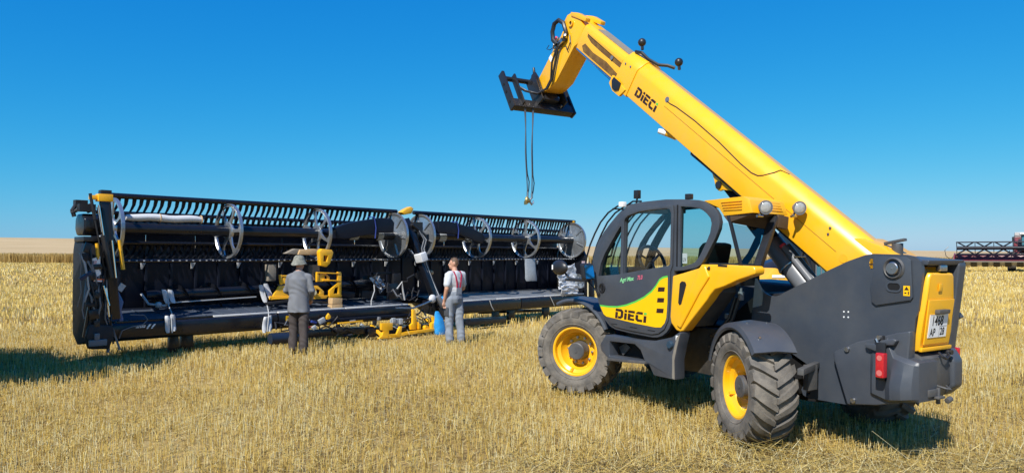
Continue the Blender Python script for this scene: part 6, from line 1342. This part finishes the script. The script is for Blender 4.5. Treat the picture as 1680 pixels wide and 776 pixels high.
# ================================================================== harvesters and the loader in the background
def combine(loc, yaw, label, paint, top, header_w=0.0, mirrors=True):
    """x right, y forward, z up"""
    e = empty('combine_harvester', loc, (0, 0, yaw), label, 'combine')
    M().prism([(0.9, 1.1), (0.7, 2.9), (-0.3, 3.25), (-4.6, 3.1), (-5.6, 2.2), (-5.5, 1.3), (-3.5, 0.95), (0.2, 0.95)], -1.35, 1.35, axis='x').build('body', paint, e, bevel=0.08, seg=3)
    M().prism([(-0.4, 3.27), (-0.2, 3.75), (-2.9, 3.75), (-2.7, 3.2)], -1.25, 1.25, axis='x').build('grain_tank', top, e, bevel=0.03)
    cb_ = M().prism([(0.75, 1.95), (2.05, 1.95), (2.2, 2.6), (2.0, 3.45), (0.75, 3.45)], -0.80, 0.80, axis='x').build('cab', BLACK, e, bevel=0.04)
    M().add([(-0.74, 2.09, 2.05), (0.74, 2.09, 2.05), (0.74, 2.235, 2.6), (0.74, 2.05, 3.40), (-0.74, 2.05, 3.40), (-0.74, 2.235, 2.6)], [(0, 1, 2, 5), (5, 2, 3, 4)]).build('windscreen', MIRRB, cb_)
    for s in (-1, 1): M().prism([(0.95, 2.1), (1.95, 2.1), (2.05, 2.6), (1.9, 3.35), (0.95, 3.35)], s * 0.801, s * 0.806, axis='x').build('side_window', MIRRB, cb_)
    M().box((0, 1.45, 3.55), (1.85, 1.75, 0.20)).build('cab_roof', WHP, cb_, bevel=0.06, seg=3)
    for k in range(6): M().box((-0.75 + 0.3 * k, 2.33, 3.50), (0.16, 0.06, 0.10)).build('roof_lamp', LENSW, cb_, bevel=0.01)
    for s in (-1, 1):
        if mirrors: M().tube([(s * 0.85, 2.0, 3.3), (s * 1.25, 2.2, 3.35), (s * 1.40, 2.25, 3.25)], 0.03).build('mirror_arm', BLACK, cb_)
        if mirrors: M().box((s * 1.42, 2.26, 3.02), (0.20, 0.10, 0.48)).build('mirror', BLACK, cb_, bevel=0.03)
        w = M().lathe([(0.40, -0.30), (0.80, -0.34), (0.93, -0.28), (0.95, 0), (0.93, 0.28), (0.80, 0.34), (0.40, 0.30)], axis='x', n=32, c=(s * 1.55, 0.6, 0.93)).build('front_wheel', RUBBER, e)
        M().lathe([(0.001, 0.10), (0.2, 0.10), (0.38, 0.2), (0.44, 0.31), (0.44, -0.31), (0.001, -0.25)], axis='x', n=24, c=(s * 1.55, 0.6, 0.93), closed=False).build('rim', WHP, w)
        w = M().lathe([(0.26, -0.20), (0.50, -0.22), (0.60, -0.18), (0.62, 0), (0.60, 0.18), (0.50, 0.22), (0.26, 0.20)], axis='x', n=28, c=(s * 1.35, -3.9, 0.60)).build('rear_wheel', RUBBER, e)
        M().lathe([(0.001, 0.05), (0.15, 0.05), (0.26, 0.19), (0.28, 0.21), (0.28, -0.2), (0.001, -0.15)], axis='x', n=20, c=(s * 1.35, -3.9, 0.60), closed=False).build('rim', WHP, w)
    M().tube([(-1.5, -0.6, 2.9), (-1.55, -1.5, 3.35), (-1.5, -5.2, 3.5), (-1.5, -5.9, 3.2)], 0.20, n=12).build('unloading_tube', top, e)
    fy_ = 2.6 if header_w else 1.7
    M().prism([(1.0, 1.75), (fy_, 1.95 - fy_ * 0.38), (fy_ + 0.1, 0.55 if header_w else 0.8), (0.6, 0.95)], -0.75, 0.75, axis='x').build('feeder_house', paint, e, bevel=0.03)
    m = M()
    for k in range(5): m.box((1.5, 1.3 + 0.12 * k, 0.7 + 0.28 * k), (0.5, 0.18, 0.04))
    for s in (1.28, 1.72): m.bar((s, 1.2, 0.6), (s, 1.9, 2.0), 0.04, 0.06, up=(1, 0, 0))
    m.build('ladder', BLACK, e)
    if header_w:
        W = header_w / 2; hz = 0.72
        tr = M().prism([(2.65, hz + 0.10), (2.9, hz + 0.0), (4.1, hz + 0.28), (4.15, hz + 0.36), (2.95, hz + 0.42), (2.75, hz + 0.95), (2.65, hz + 0.95)], -W, W, axis='x').build('header_trough', REDP, e, bevel=0.02)
        M().prism([(2.7, hz + 0.10), (3.4, hz - 0.12), (4.1, hz + 0.24), (4.1, hz + 0.27), (2.9, hz + 0.14)], -W + 0.05, W - 0.05, axis='x').build('header_floor', SLAT, e)
        for s in (-1, 1):
            M().prism([(2.6, hz), (4.2, hz + 0.1), (4.9, hz + 0.42), (4.2, hz + 0.85), (2.7, hz + 1.05)], s * W - 0.06, s * W + 0.06, axis='x').build('header_end_panel', REDP if s > 0 else REDP, e, bevel=0.03)
            M().prism([(3.9, hz + 0.2), (4.6, hz + 0.40), (4.2, hz + 0.72), (3.8, hz + 0.6)], s * (W + 0.065), s * (W + 0.075), axis='x').build('white_panel', WHP, e)
            M().tube([(s * W, 3.0, hz + 0.95), (s * (W + 0.25), 4.2, hz + 0.4), (s * (W + 0.65), 4.7, hz + 0.75), (s * (W + 0.75), 4.6, hz + 1.3), (s * (W + 0.45), 4.4, hz + 1.65)], 0.03).build('crop_divider', BLACK, e)
        rz, ry, rr = hz + 1.50, 3.9, 0.56
        rl = M().tube([(-W + 0.2, ry, rz), (W - 0.2, ry, rz)], 0.17, n=12).build('reel', HDRN, e)
        for k in (1, 4):
            t = R(60 * k + 20); M().tube([(-W + 0.15, ry + rr * math.cos(t), rz + rr * math.sin(t)), (W - 0.15, ry + rr * math.cos(t), rz + rr * math.sin(t))], 0.06, n=6).build('reel_bat', HDRN, rl)
        nsp = max(4, int(header_w / 1.4))
        for k in range(nsp + 1):
            x = -W + 0.2 + (header_w - 0.4) * k / nsp; m = M()
            for q_ in (1, 4):
                t = R(60 * q_ + 20); t2 = t + R(60); m.bar((x, ry, rz), (x, ry + rr * math.cos(t), rz + rr * math.sin(t)), 0.10, 0.06, up=(1, 0, 0))
                if k < nsp and q_ in (1, 4): m.bar((x + 0.1, ry + rr * math.cos(t), rz + rr * math.sin(t)), (x + (header_w - 0.4) / nsp * 0.48, ry + 0.14 * math.cos(t), rz + 0.14 * math.sin(t)), 0.12, 0.12); m.bar((x + (header_w - 0.4) / nsp * 0.95, ry + rr * math.cos(t), rz + rr * math.sin(t)), (x + (header_w - 0.4) / nsp * 0.52, ry + 0.14 * math.cos(t), rz + 0.14 * math.sin(t)), 0.12, 0.12)
            m.build('reel_spider', HDRN, rl)
        for k in range(int(header_w / 0.9)):
            x = -W + 0.5 + 0.9 * k; M().prism([(3.0, hz - 0.04), (3.5, hz - 0.24), (4.0, hz + 0.12)], x, x + 0.5, axis='x').build('skid_shoe', BLACK, e)
    return e
MIRRB = mat('blue_tinted_glass', (0.05, 0.16, 0.20), 0.08, var=0.3, coat=0.5)
cz_ = float(gz(48.3, 72.0))
combine((49.2, 70.5, cz_), R(147), 'red and white combine with its header raised at the far right edge', REDP, WHP, header_w=12.2)
combine((-9.45, 9.15, float(gz(-9.45, 9.15))), R(-84), 'unseen combine harvester added outside the left of the picture to cast a shadow', REDP, WHP, mirrors=False)  # guessed, unseen machine, added to cast the broad shadow at far left
# loader behind the telehandler, seen through the gap under its boom
ld = empty('wheel_loader', (5.75, 14.2, float(gz(5.75, 14.2))), (0, 0, R(6)), 'yellow and black loader parked behind the telehandler', 'loader')
# x right in the picture, y away
M().prism([(-1.38, 1.18), (-1.36, 1.30), (-1.14, 1.55), (-1.06, 1.54), (-1.03, 1.45), (-0.72, 1.36), (-0.70, 1.18)], -0.75, 0.75).build('hood', JYEL, ld, bevel=0.03)
M().prism([(-1.35, 0.72), (1.5, 0.72), (1.5, 1.01), (-0.5, 1.17), (-1.35, 1.17)], -0.7, 0.7).build('chassis', BLACKM, ld, bevel=0.02)
lettering('JCB', 0.15, WHITE, ld, lambda x, y: (-1.28 + x, -0.757, 1.23 + y + x * 0.02), bold=0.008, shear=0.2)
M().box((-1.06, -0.757, 1.40), (0.24, 0.008, 0.05)).build('white_stripe', WHITE, ld)
cb2 = M().prism([(-0.48, 1.02), (0.55, 1.02), (0.55, 2.20), (0.42, 2.30), (-0.28, 2.30), (-0.38, 2.20)], -0.72, 0.72).build('cab', BLACK, ld, bevel=0.03)
for x0, x1 in ((-0.34, -0.05), (0.02, 0.24), (0.29, 0.49)): M().box(((x0 + x1) / 2, -0.727, 1.75), (x1 - x0, 0.008, 0.95)).build('window', MIRRB, cb2)
for k in range(5): M().tube([(-0.33 + 0.1 * k, -0.745, 2.18), (-0.35 + 0.1 * k, -0.745, 1.25)], 0.012).build('grille_bar', CYLG, cb2)
M().tube([(-0.42, -0.8, 1.2), (-0.50, -0.8, 1.6), (-0.64, -0.8, 1.85), (-0.70, -0.8, 1.55)], 0.04, n=8).build('hose', HOSE, ld)
M().prism([(-1.35, 1.35), (-0.42, 1.58), (-0.4, 1.70), (-0.6, 1.72), (-1.35, 1.47)], 0.1, 0.5).build('boom', mat('loader_navy_boom', (0.015, 0.022, 0.05), 0.4), ld, bevel=0.02)
M().ball((-0.62, -0.85, 2.14), (0.07, 0.05, 0.07), n=8).build('round_mirror', SLAT, ld)
for x in (-0.85, 1.05):
    for y in (-0.72, 0.72):
        w = M().lathe([(0.30, -0.17), (0.48, -0.19), (0.57, -0.15), (0.58, 0), (0.57, 0.15), (0.48, 0.19), (0.30, 0.17)], c=(x, y, 0.57), n=28).build('wheel', RUBBER, ld)
        M().lathe([(0.001, 0.0), (0.2, 0.0), (0.29, 0.14), (0.31, 0.17), (0.31, -0.17), (0.001, -0.1)], c=(x, y, 0.57), n=20, closed=False).build('rim', JYEL, w)
